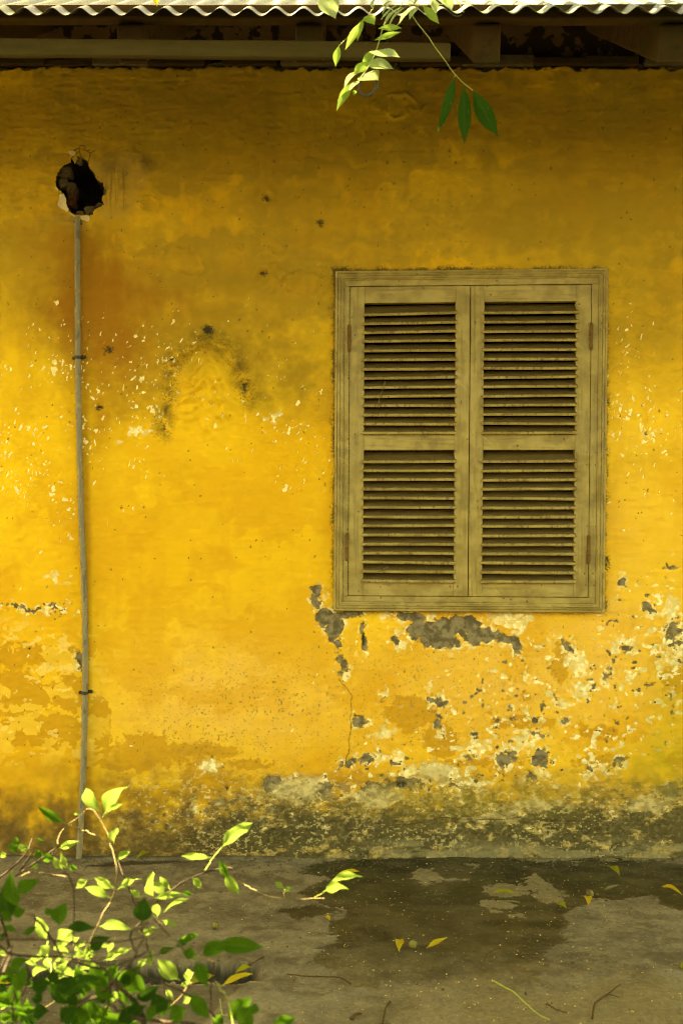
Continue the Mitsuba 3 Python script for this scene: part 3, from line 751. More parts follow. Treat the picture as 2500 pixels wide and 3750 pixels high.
LEAVES = (('left', 801.3, 1075.0, 835, 1043), ('right', 1077.0, 1351.4, 1108, 1318))
for side, u0, u1, a, b in LEAVES:
    S = tag(numbered('house__shutter'), side + ' louvred shutter leaf, closed, khaki paint with slat faces coloured dark for dirt and shade')
    face = -.016
    mids = (657.0, 694.5, 999, 1034, 1339, 1369.8)
    put(S + '__stile', wbox(u0, a, face, .022, mids[0], mids[5]), V_)
    put(S + '__stile', wbox(b, u1, face - (.0015 if side == 'left' else 0), .022, mids[0], mids[5]), V_)
    for r0, r1 in ((mids[0], mids[1]), (mids[2], mids[3]), (mids[4], mids[5])):
        put(S + '__rail', wbox(a + .15, b - .15, face + .0008, .022, r0, r1), L_)
    for lo, hi in ((mids[1], mids[2]), (mids[3], mids[4])):
        pitch = (hi - lo - 8.5) / 14
        for k in range(14):
            zf = lo + 8.5 + pitch * (k + 1) + R_.uniform(-.7, .7)           # lower edge of the slat's nose
            prof = np.array([(-.0300, zf - 5.2), (-.0315, zf - 3.2), (-.0300, zf - .6), (-.0275, zf), (.016 + (.02 if k == 0 else 0), zf - 17.0 - (8 if k == 0 else 0)), (.018 + (.02 if k == 0 else 0), zf - 21.0 - (8 if k == 0 else 0)), (-.0255, zf - 5.9)])
            tilt = R_.uniform(-1.3, 1.3) - (2.2 if side == 'left' and lo < 900 else .3) * (1 - .06 * k)
            ext = 3.8
            v, f = [], []
            cols = [(a - ext, 0), (a + .3, 1), ((a + b) / 2, 1), (b - .3, 1), (b + ext, 0)]
            np_ = len(prof)
            for ci, (uu_, _) in enumerate(cols):
                q = prof.copy()
                if ci in (0, 4):                                             # horns: only the nose laps over the stile
                    q[:, 0] = np.minimum(q[:, 0], face - .0006)
                    q[4, 1], q[5, 1] = zf - 1.8, zf - 5.0
                dz = tilt * ((uu_ - a) / (b - a) - .5) + .5 * math.sin(3 * (uu_ - a) / (b - a) + k)
                v.append(np.stack([np.full(np_, uu_ + (R_.uniform(-.6, .6) if ci in (0, 4) else 0)), q[:, 0], q[:, 1] + dz], 1))
            v = np.vstack(v)
            for j in range(len(cols) - 1):
                for q in range(np_):
                    q2 = (q + 1) % np_
                    f += [(j * np_ + q, (j + 1) * np_ + q2, j * np_ + q2), (j * np_ + q, (j + 1) * np_ + q, (j + 1) * np_ + q2)]
            for q in range(1, np_ - 1):
                f += [(0, q, q + 1), (4 * np_, 4 * np_ + q + 1, 4 * np_ + q)]
            m = trimesh.Trimesh(v, f, process=False)
            put(S + '__slat', warp(m), 'mat_slat', 35)
    for pu, pv in ((u0 + 23, 680), (u1 - 14, 678), (u0 + 23, 1016), (u1 - 14, 1016), (u0 + 21, 1352), (u1 - 15, 1352)):
        m = trimesh.creation.cylinder(radius=.0052, height=.006, sections=14)
        m.apply_transform(trimesh.transformations.rotation_matrix(math.pi / 2, (1, 0, 0)))
        q = dp(pu, pv)
        m.apply_translation((q[0], face - .0006, q[2]))
        put(S + '__peg', m, V_, 30)
for hu, hv0, hv1, lb in ((802, 750, 807, 'rusty hinge at the upper left of the window'), (797, 1227, 1285, 'rusty hinge at the lower left of the window'), (1355, 745, 803, 'rusty hinge at the upper right of the window'), (1349, 1232, 1292, 'rusty hinge at the lower right of the window')):
    parts = []
    q0, q1 = dp(hu, hv0), dp(hu - .6, hv1)
    for s0, s1 in ((.0, .47), (.50, .97)):
        a_, b_ = q0 + (q1 - q0) * s0, q0 + (q1 - q0) * s1
        a_[1] = b_[1] = -.0225
        parts.append(tube([a_, (a_ + b_) / 2, b_], 0.0072, step=.01, sides=12))
    for s0 in (0, 1.0):
        c = q0 + (q1 - q0) * s0
        m = trimesh.creation.icosphere(subdivisions=2, radius=.0062)
        m.apply_translation((c[0], -.0205, c[2]))
        parts.append(m)
    put(('house__shutter' if hu < 1000 else 'house__shutter_001') + '__hinge', trimesh.util.concatenate(parts), 'mat_rust', 40, lb)
q = dp(1208, 1381)
m = trimesh.creation.cylinder(radius=.0045, height=.004, sections=12)
m.apply_transform(trimesh.transformations.rotation_matrix(math.pi / 2, (1, 0, 0)))
m.apply_translation((q[0], -.0205, q[2]))
put(W + '__nail', m, 'mat_rust', 30, 'rusty nail head in the bottom of the window frame')

# --- roof: corrugated sheets, eave beam, board, rafters
TP, EY, EZ = .49, -1.25, 2.888
PER, AMP = .0835, .0117


def sheet(x0, x1, y0, y1, lift, skew):
    xs = np.arange(x0, x1, PER / 12)
    ys = np.array([y0, y0 + .05, y0 + .4, y0 + 1.0, y1])
    def fn(X, Y, off=0.0):
        z = EZ + (Y - EY) * TP + AMP * np.cos((X - .0285 + 1.061) / PER * 2 * np.pi) + lift + skew * (X - x0) + off
        return np.stack([X, Y, z], 1)
    top = grid_mesh(xs, ys, fn)
    bot = grid_mesh(xs, ys, lambda X, Y: fn(X, Y, -.0022))
    bot.invert()
    nx, nv = len(xs), len(top.vertices)
    edge = [(k, nv + k, nv + k + 1) for k in range(nx - 1)] + [(k, nv + k + 1, k + 1) for k in range(nx - 1)]
    v = np.vstack([top.vertices, bot.vertices])
    return trimesh.Trimesh(v, np.vstack([top.faces, bot.faces + nv, edge]), process=False)


sx = -4.95
k = 0
while sx < 4.0:
    w_ = PER * 9
    lift = (.0028 * (k % 2)) + (.004 if sx > .3 else 0)
    m = sheet(sx, sx + w_ + PER * .6, EY - .004 * R_.random(), 2.2, lift, R_.uniform(-.004, .004))
    put('house__roof__sheet', m, 'mat_roof', 40)
    sx += w_
    k += 1
back = grid_mesh(np.linspace(-4.95, 4.6, 12), np.linspace(2.2, 5.2, 4), lambda X, Y: np.stack([X, Y, EZ + 3.2 * TP - (Y - 2.2) * TP], 1))
put('house__roof__rear_slope', back, 'mat_roof')


def timber(p, q, hw, hh, b=.004, seed=0):
    """A sawn timber from p to q (its centre line), 2 hw wide and 2 hh high, a little uneven."""
    p, q = np.array(p, float), np.array(q, float)
    L = np.linalg.norm(q - p)
    m = bevel_box(-L / 2, L / 2, -hw, hw, -hh, hh, b)
    m = trimesh.Trimesh(*trimesh.remesh.subdivide_to_size(m.vertices, m.faces, .09))
    e = (q - p) / L
    s = np.cross([0, 0, 1.0], e); s /= np.linalg.norm(s)
    t = np.cross(e, s)
    v = m.vertices @ np.stack([e, s, t]) + (p + q) / 2
    v += (meshkit.fbm(v * np.array([6, 8, 8]) + seed, 3, seed)[:, None] - .5) * np.array([.0, .007, .009])
    m.vertices = v
    return m


put('house__roof__eave_beam', timber((-3.4, -1.13, 2.928), (3.4, -1.13, 2.928), .030, .022, seed=1), 'mat_wood', 30, 'dark beam carrying the lower edge of the roof sheets')
put('house__roof__eave_beam', timber((-3.4, -.40, 3.265), (3.4, -.40, 3.265), .03, .02, seed=2), 'mat_wood', 30)
bl, br = at(-900, 164, 3.685), at(1648, 190, 3.685)
put('house__roof__board', timber((bl[0], bl[1], bl[2]), (br[0], br[1], br[2]), .012, .027, seed=3), 'mat_board', 30, 'long greenish board nailed across the rafter ends, stopping short right of the middle')
for pxc in (-185, 477, 1130, 1785, 2470):
    c = at(pxc, 153, 3.71)
    put('house__roof__rafter', timber((c[0], -1.115, c[2]), (c[0], .9, c[2] + 2.015 * TP), .042, .056, .005, seed=pxc % 13), 'mat_wood', 30)


# ------------------------------------------------------------------ the pipe
tag('conduit_pipe', 'thin grey plastic pipe running down the yellow wall from the broken hole', 'pipe')
PIPE = [(180, 500), (180, 640), (181, 800), (182, 900), (185, 1050), (189, 1200), (194, 1320), (197.5, 1450), (197, 1600), (194, 1750), (189, 1890), (185, 1968)]
pp = []
for u, v in PIPE:
    q = dp(u, v)
    q[1] = -.016 - .014 * max(0, (v - 1700) / 268) 
    pp.append(q)
pp[-1][2] = .004
put('conduit_pipe__pipe', tube(pp, .0119, step=.03, sides=18), 'mat_pipe', True)
for u, v in ((182, 822), (197, 1590)):
    q = dp(u, v)
    ring = tube([(q[0], -.020, q[2] - .006), (q[0], -.020, q[2] + .006)], .0138, step=.01, sides=18)
    ears = [bevel_box(q[0] + a, q[0] + b, -.010, .004, q[2] - .006 + t, q[2] + .006 + t, .001) for a, b, t in ((-.026, -.006, -.001), (.006, .028, .004))]
    put('conduit_pipe__clip', trimesh.util.concatenate([ring] + ears), 'mat_strap', 40, 'dark rusted clip holding the pipe to the wall')
for u, v in ((182.5, 858), (196.5, 1626)):
    q = dp(u, v)
    put('conduit_pipe__coupling', tube([(q[0], -.0203, q[2] - .006), (q[0], -.0203, q[2] + .006)], .0130, step=.01, sides=18), 'mat_pipe', 40)


# ------------------------------------------------------------------ leaves and stems
def leaf_mesh(base, tip, width, nrm, curl=.12, fold=.30, wav=.03, twist=0.0, stalk=.10, fat=.42, nl=15, nc=7):
    base, tip = np.asarray(base, float), np.asarray(tip, float)
    a = tip - base
    L = np.linalg.norm(a)
    e = a / L
    nrm = np.asarray(nrm, float)
    nrm = nrm - e * (nrm @ e)
    nrm /= np.linalg.norm(nrm) + 1e-9
    s = np.cross(e, nrm)
    t = np.linspace(0, 1, nl)
    tt = np.clip((t - stalk) / (1 - stalk), 0, 1)
    pk = fat
    ex = math.log(.5) / math.log(pk)
    w = np.sin(np.pi * tt ** ex) ** .9 * (width / 2) * (1 - .45 * tt ** 5)
    w = np.maximum(w * np.where(tt > .8, 1 - (tt - .8) * 1.0, 1), .018 * width + .0006 * (tt <= 0))
    w[-1] = .01 * width
    ph = R_.uniform(0, 6)
    v, uv = [], []
    for i in range(nl):
        cen = base + a * t[i] + nrm * curl * L * (4 * t[i] * (1 - t[i]))
        tw = twist * (t[i] - .5)
        s2, n2_ = s * math.cos(tw) + nrm * math.sin(tw), nrm * math.cos(tw) - s * math.sin(tw)
        for j in range(nc):
            c = -1 + 2 * j / (nc - 1)
            v.append(cen + s2 * c * w[i] * (1 - .12 * fold * abs(c)) + n2_ * (fold * abs(c) ** 1.3 * w[i] + wav * L * c * abs(c) * math.sin(9 * t[i] + ph) * min(1, w[i] / width * 3)))
            uv.append((t[i], (c + 1) / 2))
    f = []
    for i in range(nl - 1):
        for j in range(nc - 1):
            k = i * nc + j
            f += [(k, k + 1, k + nc + 1), (k, k + nc + 1, k + nc)]
    return trimesh.Trimesh(np.array(v), f, process=False), np.array(uv)


def add_leaf(key, base, tip, width, nrm, mat, label=None, cat=None, group=None, **kw):
    m, uv = leaf_mesh(base, tip, width, nrm, **kw)
    k = numbered(key)
    scene[k] = mikit.ply(m, mat, smooth=True, uv=uv)
    tag(k, label, cat, group)
    return k


# the shrub in the lower left corner; A and B are two close-ups of the photograph
def A_(x, y, d):
    return at(x * .44643, 2800 + y * .44643, d)


def B_(x, y, d):
    return at(500 + x * .5740, 2900 + y * .5740, d)


tag('shrub', 'straggling green shrub with sunlit leaves in front of the wall foot', 'shrub')
DL, DM, DN = 2.62, 2.80, 2.25
SH_L = [(850, 410, 705, 190, 90), (855, 430, 1060, 185, 140), (870, 410, 1015, 325, 40), (935, 650, 965, 520, 95), (960, 800, 1065, 710, 75), (935, 1010, 770, 930, 55), (905, 1100, 695, 1010, 70), (930, 1020, 790, 975, 50), (960, 1030, 1165, 940, 55), (810, 1335, 1080, 1360, 75),
        (390, 1460, 300, 1250, 80), (465, 1440, 600, 1370, 95), (470, 1480, 640, 1430, 100), (600, 1550, 700, 1450, 90), (385, 1570, 300, 1560, 60), (400, 1560, 330, 1490, 80), (340, 1590, 230, 1620, 50), (400, 1650, 470, 1570, 50), (680, 1580, 790, 1530, 70), (850, 1610, 1000, 1550, 60), (660, 1640, 850, 1690, 55),
        (440, 1650, 620, 1740, 60), (600, 1780, 770, 1740, 55), (260, 1760, 390, 1680, 95), (520, 1880, 560, 1800, 40), (860, 2000, 1040, 1860, 55), (770, 2010, 690, 2090, 80), (910, 2120, 910, 2010, 30), (0, 1980, 50, 1940, 40), (0, 2020, 95, 1985, 30), (640, 1700, 760, 1640, 60), (700, 1590, 640, 1500, 70), (520, 1540, 450, 1480, 70), (560, 1700, 480, 1650, 55), (690, 1760, 600, 1690, 60),
        (1260, 1090, 1255, 880, 105), (1350, 1080, 1260, 960, 70), (1340, 1220, 1550, 1100, 45), (1290, 1270, 1280, 1140, 60), (1480, 1780, 1290, 1600, 110), (1430, 1950, 1360, 1850, 35), (1480, 1820, 1580, 1790, 40), (1330, 1280, 1450, 1330, 45), (1560, 1790, 1540, 1680, 60), (1500, 1960, 1600, 1900, 60)]
SH_M = [(540, 490, 305, 345, 75), (650, 415, 605, 412, 22), (490, 690, 650, 630, 65), (150, 730, 60, 640, 55), (190, 690, 240, 680, 40), (150, 690, 130, 590, 50), (210, 720, 150, 650, 45), (360, 640, 300, 605, 35), (350, 780, 290, 700, 60), (440, 760, 350, 790, 75), (515, 860, 440, 760, 65), (560, 870, 495, 720, 60), (560, 830, 640, 860, 50),
        (320, 860, 250, 800, 55), (0, 760, 55, 735, 60), (620, 1020, 720, 945, 70), (1160, 1090, 1060, 1030, 50), (1400, 1030, 1310, 920, 60), (1270, 1100, 1490, 1060, 60), (1130, 1660, 1210, 1600, 50), (1290, 1560, 1430, 1500, 50), (1230, 1680, 1250, 1520, 65), (900, 1570, 1080, 1510, 60), (1150, 1390, 1300, 1340, 60), (1490, 1060, 1580, 1070, 40)]
SH_N = [(150, 1180, 110, 860, 150), (70, 1290, 20, 1010, 165), (140, 1060, 330, 940, 115), (110, 1250, 215, 1200, 95), (0, 1210, 100, 1290, 90), (490, 1350, 540, 1130, 150), (1160, 1320, 1190, 1090, 155), (720, 1530, 915, 1420, 110), (440, 1190, 360, 1220, 65), (540, 1340, 790, 1350, 80), (180, 1400, 310, 1330, 55), (30, 1320, 140, 1370, 55), (0, 1460, 50, 1370, 45),
        (520, 1910, 860, 1760, 130), (760, 1830, 935, 1920, 110), (80, 1700, 230, 1600, 105), (110, 1760, 60, 1650, 60), (240, 1840, 420, 1790, 120), (400, 1790, 480, 1700, 105), (410, 1840, 475, 1820, 55), (260, 2060, 405, 2030, 125), (490, 2120, 640, 1990, 130), (780, 2120, 750, 1930, 105), (640, 2130, 720, 2060, 100), (950, 2120, 1205, 1980, 125), (1215, 2010, 1400, 1940, 150), (1380, 2090, 1535, 2000, 135),
        (0, 2100, 90, 2060, 85), (0, 1780, 65, 1740, 70), (60, 1860, -20, 1830, 70), (1430, 1500, 1580, 1440, 60), (1545, 1610, 1570, 1490, 80), (150, 1880, 230, 1640, 110), (880, 1720, 960, 1700, 90), (1000, 1730, 1070, 1800, 70), (1080, 1900, 1120, 1990, 45), (560, 1990, 640, 1900, 100), (350, 1950, 260, 1900, 90), (140, 2128, 60, 2010, 90), (880, 1960, 740, 1900, 80), (300, 2130, 190, 2080, 100)]
SH_BL = [(540, 360, 740, 200, 90), (480, 420, 285, 410, 45), (1190, 640, 1355, 625, 65), (1210, 610, 1445, 545, 45)]
SH_BM = [(520, 430, 580, 560, 55), (560, 520, 650, 660, 75), (420, 620, 350, 545, 45), (940, 620, 880, 575, 40), (945, 630, 990, 620, 25), (250, 985, 400, 910, 50)]
SH_BN = [(500, 975, 815, 995, 105), (400, 1060, 598, 965, 95), (330, 990, 385, 1070, 60), (370, 1080, 455, 1250, 85), (575, 1460, 735, 1315, 110), (650, 1500, 735, 1370, 130), (715, 1370, 785, 1405, 70), (860, 1490, 1018, 1445, 80), (170, 1440, 150, 1310, 120), (340, 1290, 465, 1450, 95), (130, 1420, 60, 1390, 110), (560, 1500, 480, 1440, 90)]


def shrub_leaves(items, fn, scale, dep, mats, lean=.25):
    for i, (x0, y0, x1, y1, w) in enumerate(items):
        d = dep + R_.uniform(-.10, .10)
        b, t = fn(x0, y0, d), fn(x1, y1, d + R_.uniform(-.04, .04))
        t = fn(x1, y1, d + lean * R_.uniform(.6, 1.3) * (t[2] - b[2]))
        px_ = w * scale
        up = R_.uniform(.1, .9) if lean < .5 else R_.uniform(.7, 1.7)
        nr = np.array([R_.uniform(-.5, .5), -1, up]) if lean < .5 else np.array([R_.uniform(-.8, -.1), -.62, up * .62])
        L = np.linalg.norm(t - b)
        arc = {'curl': R_.uniform(-.06, .26), 'fold': R_.uniform(.1, .75), 'wav': R_.uniform(.02, .075), 'twist': R_.uniform(-1.4, 1.4)}
        add_leaf('shrub__leaf', b, t, px_ / F * d * (.98 + .22 * up), nr, R_.choice(mats), stalk=R_.uniform(.06, .14), **arc)


shrub_leaves(SH_L, A_, .44643, DL, ['mat_leaf_bright'], .9)
shrub_leaves(SH_M, A_, .44643, DM, ['mat_leaf', 'mat_leaf_bright'])
shrub_leaves(SH_N, A_, .44643, DN, ['mat_leaf', 'mat_leaf', 'mat_leaf_dark'])
shrub_leaves(SH_BL, B_, .574, DL, ['mat_leaf_bright'], .9)
shrub_leaves(SH_BM, B_, .574, DM, ['mat_leaf', 'mat_leaf_bright'])
shrub_leaves(SH_BN, B_, .574, DN, ['mat_leaf'])
SH_F = []
for i in range(30):
    x, y = R_.uniform(-60, 1500) * R_.uniform(.75, 1), R_.uniform(1790, 2190)
    a, L = R_.uniform(0, 6.28), R_.uniform(190, 360)
    SH_F.append((x, y, x + L * math.cos(a), y - abs(L * math.sin(a)) * .8, L * R_.uniform(.32, .46)))
shrub_leaves(SH_F, A_, .44643, DN + .12, ['mat_leaf', 'mat_leaf', 'mat_leaf_dark'])
SH_F = []
for i in range(22):
    x, y = R_.gauss(560, 190), R_.gauss(1620, 110)
    a, L = R_.uniform(0, 6.28), R_.uniform(95, 175)
    SH_F.append((x, y, x + L * math.cos(a), y - L * math.sin(a) * .7, L * R_.uniform(.30, .42)))
shrub_leaves(SH_F, A_, .44643, DL, ['mat_leaf_bright'], .9)
ST = [(A_, DL, 7, 4, 'mat_twig', [(600, 1760), (655, 1620), (750, 1430), (830, 1250), (900, 1130), (945, 1030), (955, 900), (925, 700), (870, 540), (770, 380), (700, 375)]), (A_, DL, 5, 4, 'mat_greenstem', [(400, 1800), (420, 1690), (385, 1570), (390, 1460)]), (A_, DL, 4, 3, 'mat_greenstem', [(840, 440), (855, 420), (870, 395)]),
      (A_, DN, 8, 6, 'mat_bark', [(-40, 1430), (400, 1450), (800, 1465), (1180, 1425)]), (A_, DN, 9, 7, 'mat_bark', [(-20, 1480), (150, 1560), (560, 1580), (900, 1650), (1080, 1600), (1200, 1540)]), (A_, DN, 10, 8, 'mat_bark', [(215, 1230), (300, 1270), (420, 1420), (480, 1540), (640, 1640), (870, 1690), (950, 1850), (1020, 2000)]),
      (A_, DN, 5, 6, 'mat_bark', [(540, 880), (600, 1020), (605, 1250), (600, 1520), (560, 1640), (480, 1760)]), (A_, DM, 5, 4, 'mat_bark', [(1100, 1350), (1250, 1190), (1400, 1040), (1530, 950)]), (A_, DN, 8, 6, 'mat_bark', [(1110, 1530), (1180, 1420), (1150, 1350), (1210, 1300)]), (A_, DN, 10, 6, 'mat_bark', [(1060, 1650), (1110, 1560), (1090, 1480), (1085, 1360), (1280, 1345)]),
      (A_, DN, 5, 5, 'mat_bark', [(1250, 1260), (1400, 1400), (1520, 1530), (1600, 1600)]), (A_, DM, 4, 5, 'mat_bark', [(970, 810), (1030, 960), (1080, 1080), (1120, 1160)]), (A_, DN, 5, 5, 'mat_bark', [(1190, 1440), (1240, 1580), (1300, 1720), (1370, 1880), (1400, 1970)]), (A_, DM, 4, 4, 'mat_twig', [(545, 490), (650, 530), (780, 590), (900, 700), (970, 800)]),
      (A_, DM, 8, 5, 'mat_bark', [(-30, 950), (120, 830), (220, 720), (265, 610)]), (A_, DM, 8, 6, 'mat_bark', [(130, 915), (300, 800), (470, 680)]), (A_, DM, 8, 5, 'mat_bark', [(160, 880), (270, 720)]), (A_, DM, 6, 6, 'mat_twig', [(140, 940), (250, 890), (420, 900), (550, 930)]), (A_, DM, 4, 3, 'mat_twig', [(470, 660), (480, 590), (550, 500), (640, 440), (690, 385)]),
      (A_, DN, 7, 6, 'mat_bark', [(100, 2140), (110, 1950), (150, 1830), (260, 1750), (330, 1780)]), (A_, DN, 8, 6, 'mat_bark', [(180, 1900), (230, 1760), (220, 1640)]), (A_, DN, 14, 8, 'mat_bark', [(30, 1720), (80, 1540), (20, 1310), (-10, 1200)]), (A_, DN, 10, 8, 'mat_bark', [(-10, 1700), (100, 1490)]), (A_, DN, 10, 8, 'mat_bark', [(640, 1960), (760, 1900), (880, 1840), (1000, 1690), (1060, 1660)]),
      (A_, DN, 18, 14, 'mat_bark', [(920, 1790), (1000, 1850), (1120, 1960), (1180, 2060)]), (A_, DN, 16, 12, 'mat_bark', [(1090, 2080), (1300, 2100), (1600, 2130)]), (A_, DN, 9, 8, 'mat_bark', [(800, 1930), (900, 1980), (1010, 2030)]), (A_, DL, 4, 4, 'mat_twig', [(370, 2000), (500, 1910), (660, 1790)]), (A_, DN, 14, 12, 'mat_bark', [(560, 2160), (580, 2040), (700, 1950), (820, 1900)]), (A_, DN, 8, 5, 'mat_bark', [(880, 2020), (900, 1870), (870, 1690)]),
      (B_, DM, 5, 4, 'mat_bark', [(110, 720), (220, 630), (330, 560), (480, 500), (620, 485)]), (B_, DM, 3.5, 3, 'mat_twig', [(540, 495), (640, 560), (760, 640), (880, 680), (1000, 690), (1200, 680)]), (B_, DL, 3, 3, 'mat_greenstem', [(440, 500), (490, 420), (540, 360)]), (B_, DN, 5, 4, 'mat_twig', [(110, 800), (200, 880), (320, 1030), (500, 1085)]), (B_, DN, 4.5, 5, 'mat_bark', [(500, 1085), (485, 1200), (470, 1340), (490, 1500)]),
      (B_, DN, 3.5, 4.5, 'mat_greenstem', [(500, 1210), (590, 1340), (620, 1500)]), (B_, DN, 6, 7, 'mat_bark', [(-30, 1130), (130, 1220), (330, 1290), (500, 1440)]), (B_, DN, 3, 3, 'mat_bark', [(0, 1060), (130, 1040), (250, 1000)]), (B_, DM, 2.5, 2.5, 'mat_greenstem', [(940, 680), (942, 630)]), (B_, DM, 2.5, 2.5, 'mat_greenstem', [(1130, 680), (1200, 640)]), (B_, DL, 5, 5, 'mat_twig', [(220, 1370), (300, 1290), (350, 1180), (380, 1130)])]
for fn, d, r0, r1, mat, pts in ST:
    sc = (.44643 if fn is A_ else .574) / F * d * 1.12
    q = [fn(x, y, d + .10 * math.sin(i * 1.3 + x * .01)) for i, (x, y) in enumerate(pts)]
    put('shrub__stem', tube(q, r0 * sc, r1 * sc, step=.02, sides=7, wobble=.006), mat, True)
# woody base of the shrub, below the frame
for i, (x, y) in enumerate(((80, 2140), (560, 2160), (1180, 2060), (300, 2130), (1100, 2140))):
    a = A_(x, y, DN)
    put('shrub__stem', tube([a, a * np.array([1, 1, .5]) + np.array([.05, -.1, 0]), (-.35 + .06 * i, -2.75, .0)], .006, .011, step=.05, wobble=.01), 'mat_bark', True)


# the branch hanging in from above; C is another close-up
def C_(x, y, d):
    return at(1150 + x * .47832, y * .47832, d)


tag('tree', 'overhanging tree branch with glossy sunlit leaves dangling before the eave', 'tree')
HD = 3.30
HANG = [(385, 125, 462, 187, 85, 0), (378, 140, 330, 312, 48, 0), (352, 170, 238, 378, 50, 0), (190, 345, 165, 507, 52, 0), (490, 215, 672, 212, 45, 0), (460, 305, 665, 240, 40, 0), (420, 395, 655, 435, 105, 1), (388, 495, 607, 525, 145, 1), (348, 582, 490, 612, 145, 1), (445, 380, 370, 560, 62, 0), (420, 470, 300, 575, 70, 0), (380, 540, 230, 672, 60, 1), (350, 612, 268, 692, 45, 1),
        (302, 648, 178, 772, 48, 1), (305, 620, 172, 845, 60, 0), (312, 690, 300, 735, 26, 0), (640, 30, 510, 150, 28, 1), (680, 50, 530, 190, 32, 1), (720, 40, 560, 235, 36, 1), (760, 50, 620, 215, 42, 1), (800, 40, 728, 148, 46, 1), (600, 0, 495, 70, 42, 1), (590, 20, 520, 110, 30, 1), (830, 40, 955, 178, 62, 0), (910, -10, 935, 100, 42, 1), (1000, -30, 1052, 75, 60, 1), (950, -20, 1010, 30, 50, 0), (60, -60, 163, 140, 110, 1),
        (470, -20, 440, 60, 40, 1), (520, -30, 480, 40, 40, 1), (690, 60, 590, 160, 26, 1), (740, 60, 650, 180, 28, 1), (850, -30, 760, 40, 40, 1)]
TRIO = [(1075, 578, 944, 1012, 82), (1150, 652, 1150, 1102, 98), (1215, 688, 1407, 1042, 128)]
for x0, y0, x1, y1, w, up in HANG:
    d = HD + R_.uniform(-.06, .06)
    nr = np.array([R_.uniform(-.75, -.1), -.8, R_.uniform(1.0, 1.7)]) if up else np.array([R_.uniform(-.35, .35), -1, R_.uniform(.0, .4)])
    add_leaf('tree__leaf', C_(x0, y0, d), C_(x1, y1, d + R_.uniform(-.05, .02)), w * .47832 / F * d * (1.55 if up else 1.2), nr, 'mat_leaf_glare' if up else 'mat_leaf_bright', curl=R_.uniform(.03, .12), fold=R_.uniform(.1, .35), wav=.012, stalk=.04, fat=.48)
for i, (x0, y0, x1, y1, w) in enumerate(TRIO):
    add_leaf('tree__leaf', C_(x0, y0, HD + .05), C_(x1, y1, HD + .05), w * .47832 / F * HD * 1.12, (.5 - .6 * i, -1, .15), 'mat_leaf_dark', curl=.04, fold=.16, wav=.010, stalk=.03, fat=.5, twist=.3)
for pts, r in (([(720, -300), (735, 60), (830, 220), (920, 350), (1010, 470), (1080, 570), (1150, 640), (1215, 690)], 4.5), ([(690, -300), (700, -20), (600, 100), (530, 200), (500, 300), (460, 420), (400, 530), (310, 650)], 5), ([(560, -300), (480, 0), (385, 150), (310, 230), (190, 345)], 3.5), ([(1000, -300), (905, -10), (830, 40), (700, 20), (590, 10)], 4.5), ([(1075, 575), (1075, 590)], 3)):
    q = [C_(x, y, HD) for x, y in pts]
    put('tree__stem', tube(q, r * 1.3 * .47832 / F * HD * .6, r * .5 * .47832 / F * HD, step=.02, sides=7, wobble=.004), 'mat_greenstem', True)

# unseen rest of that tree, its leaf clumps placed to shade chosen leaves
crown_v, crown_f, crown_uv, off = [], [], [], 0
crng = np.random.default_rng(11)


def crown_leaf(c, size, **kw):
    global off
    a = crng.normal(size=3) * np.array([1, 1, .5])
    a /= np.linalg.norm(a)
    m, uv = leaf_mesh(c - a * size / 2, c + a * size / 2, size * .42, crng.normal(size=3) * .7 + np.array([0, 0, 1]), curl=.05, fold=.2, wav=.0, **kw)
    crown_v.append(m.vertices); crown_f.append(m.faces + off); crown_uv.append(uv)
    off += len(m.vertices)


for cx, cy, cz, rx, ry, rz, n_ in ((-2.50, -1.78, 3.75, .75, .30, .40, 620), (-1.75, -1.95, 3.8, .5, .35, .3, 260), (.15, -1.0, 3.80, .40, .24, .22, 120), (.75, -1.0, 3.75, .42, .24, .25, 150), (-.32, -1.24, 3.42, .14, .10, .12, 40)):
    q = crng.normal(size=(n_, 3))
    q = q / np.linalg.norm(q, axis=1, keepdims=True) * crng.random((n_, 1)) ** (1 / 2.2)
    for p_ in q:
        crown_leaf(np.array([cx, cy, cz]) + p_ * np.array([rx, ry, rz]), crng.uniform(.10, .16))
k = 'tree__crown'
scene[k] = mikit.ply(trimesh.Trimesh(np.vstack(crown_v), np.vstack(crown_f), process=False), 'mat_leaf', smooth=True, uv=np.vstack(crown_uv))
labels[k] = {'kind': 'stuff'}
put('tree__trunk', tube([(3.1, -4.6, -.05), (3.0, -4.5, 1.4), (2.7, -4.2, 2.8), (2.0, -3.6, 4.1), (1.2, -2.9, 4.6)], .17, .06, step=.15, sides=14, wobble=.02), 'mat_bark', True)
for q in ([(2.0, -3.6, 4.1), (.9, -2.6, 4.2), (.3, -1.9, 3.8), (.16, -1.45, 3.3), (.12, -1.42, 3.05)], [(1.2, -2.9, 4.6), (-.3, -2.6, 4.3), (-1.8, -2.4, 4.2)]):
    put('tree__limb', tube(q, .045, .008, step=.06, sides=9, wobble=.02), 'mat_bark', True)

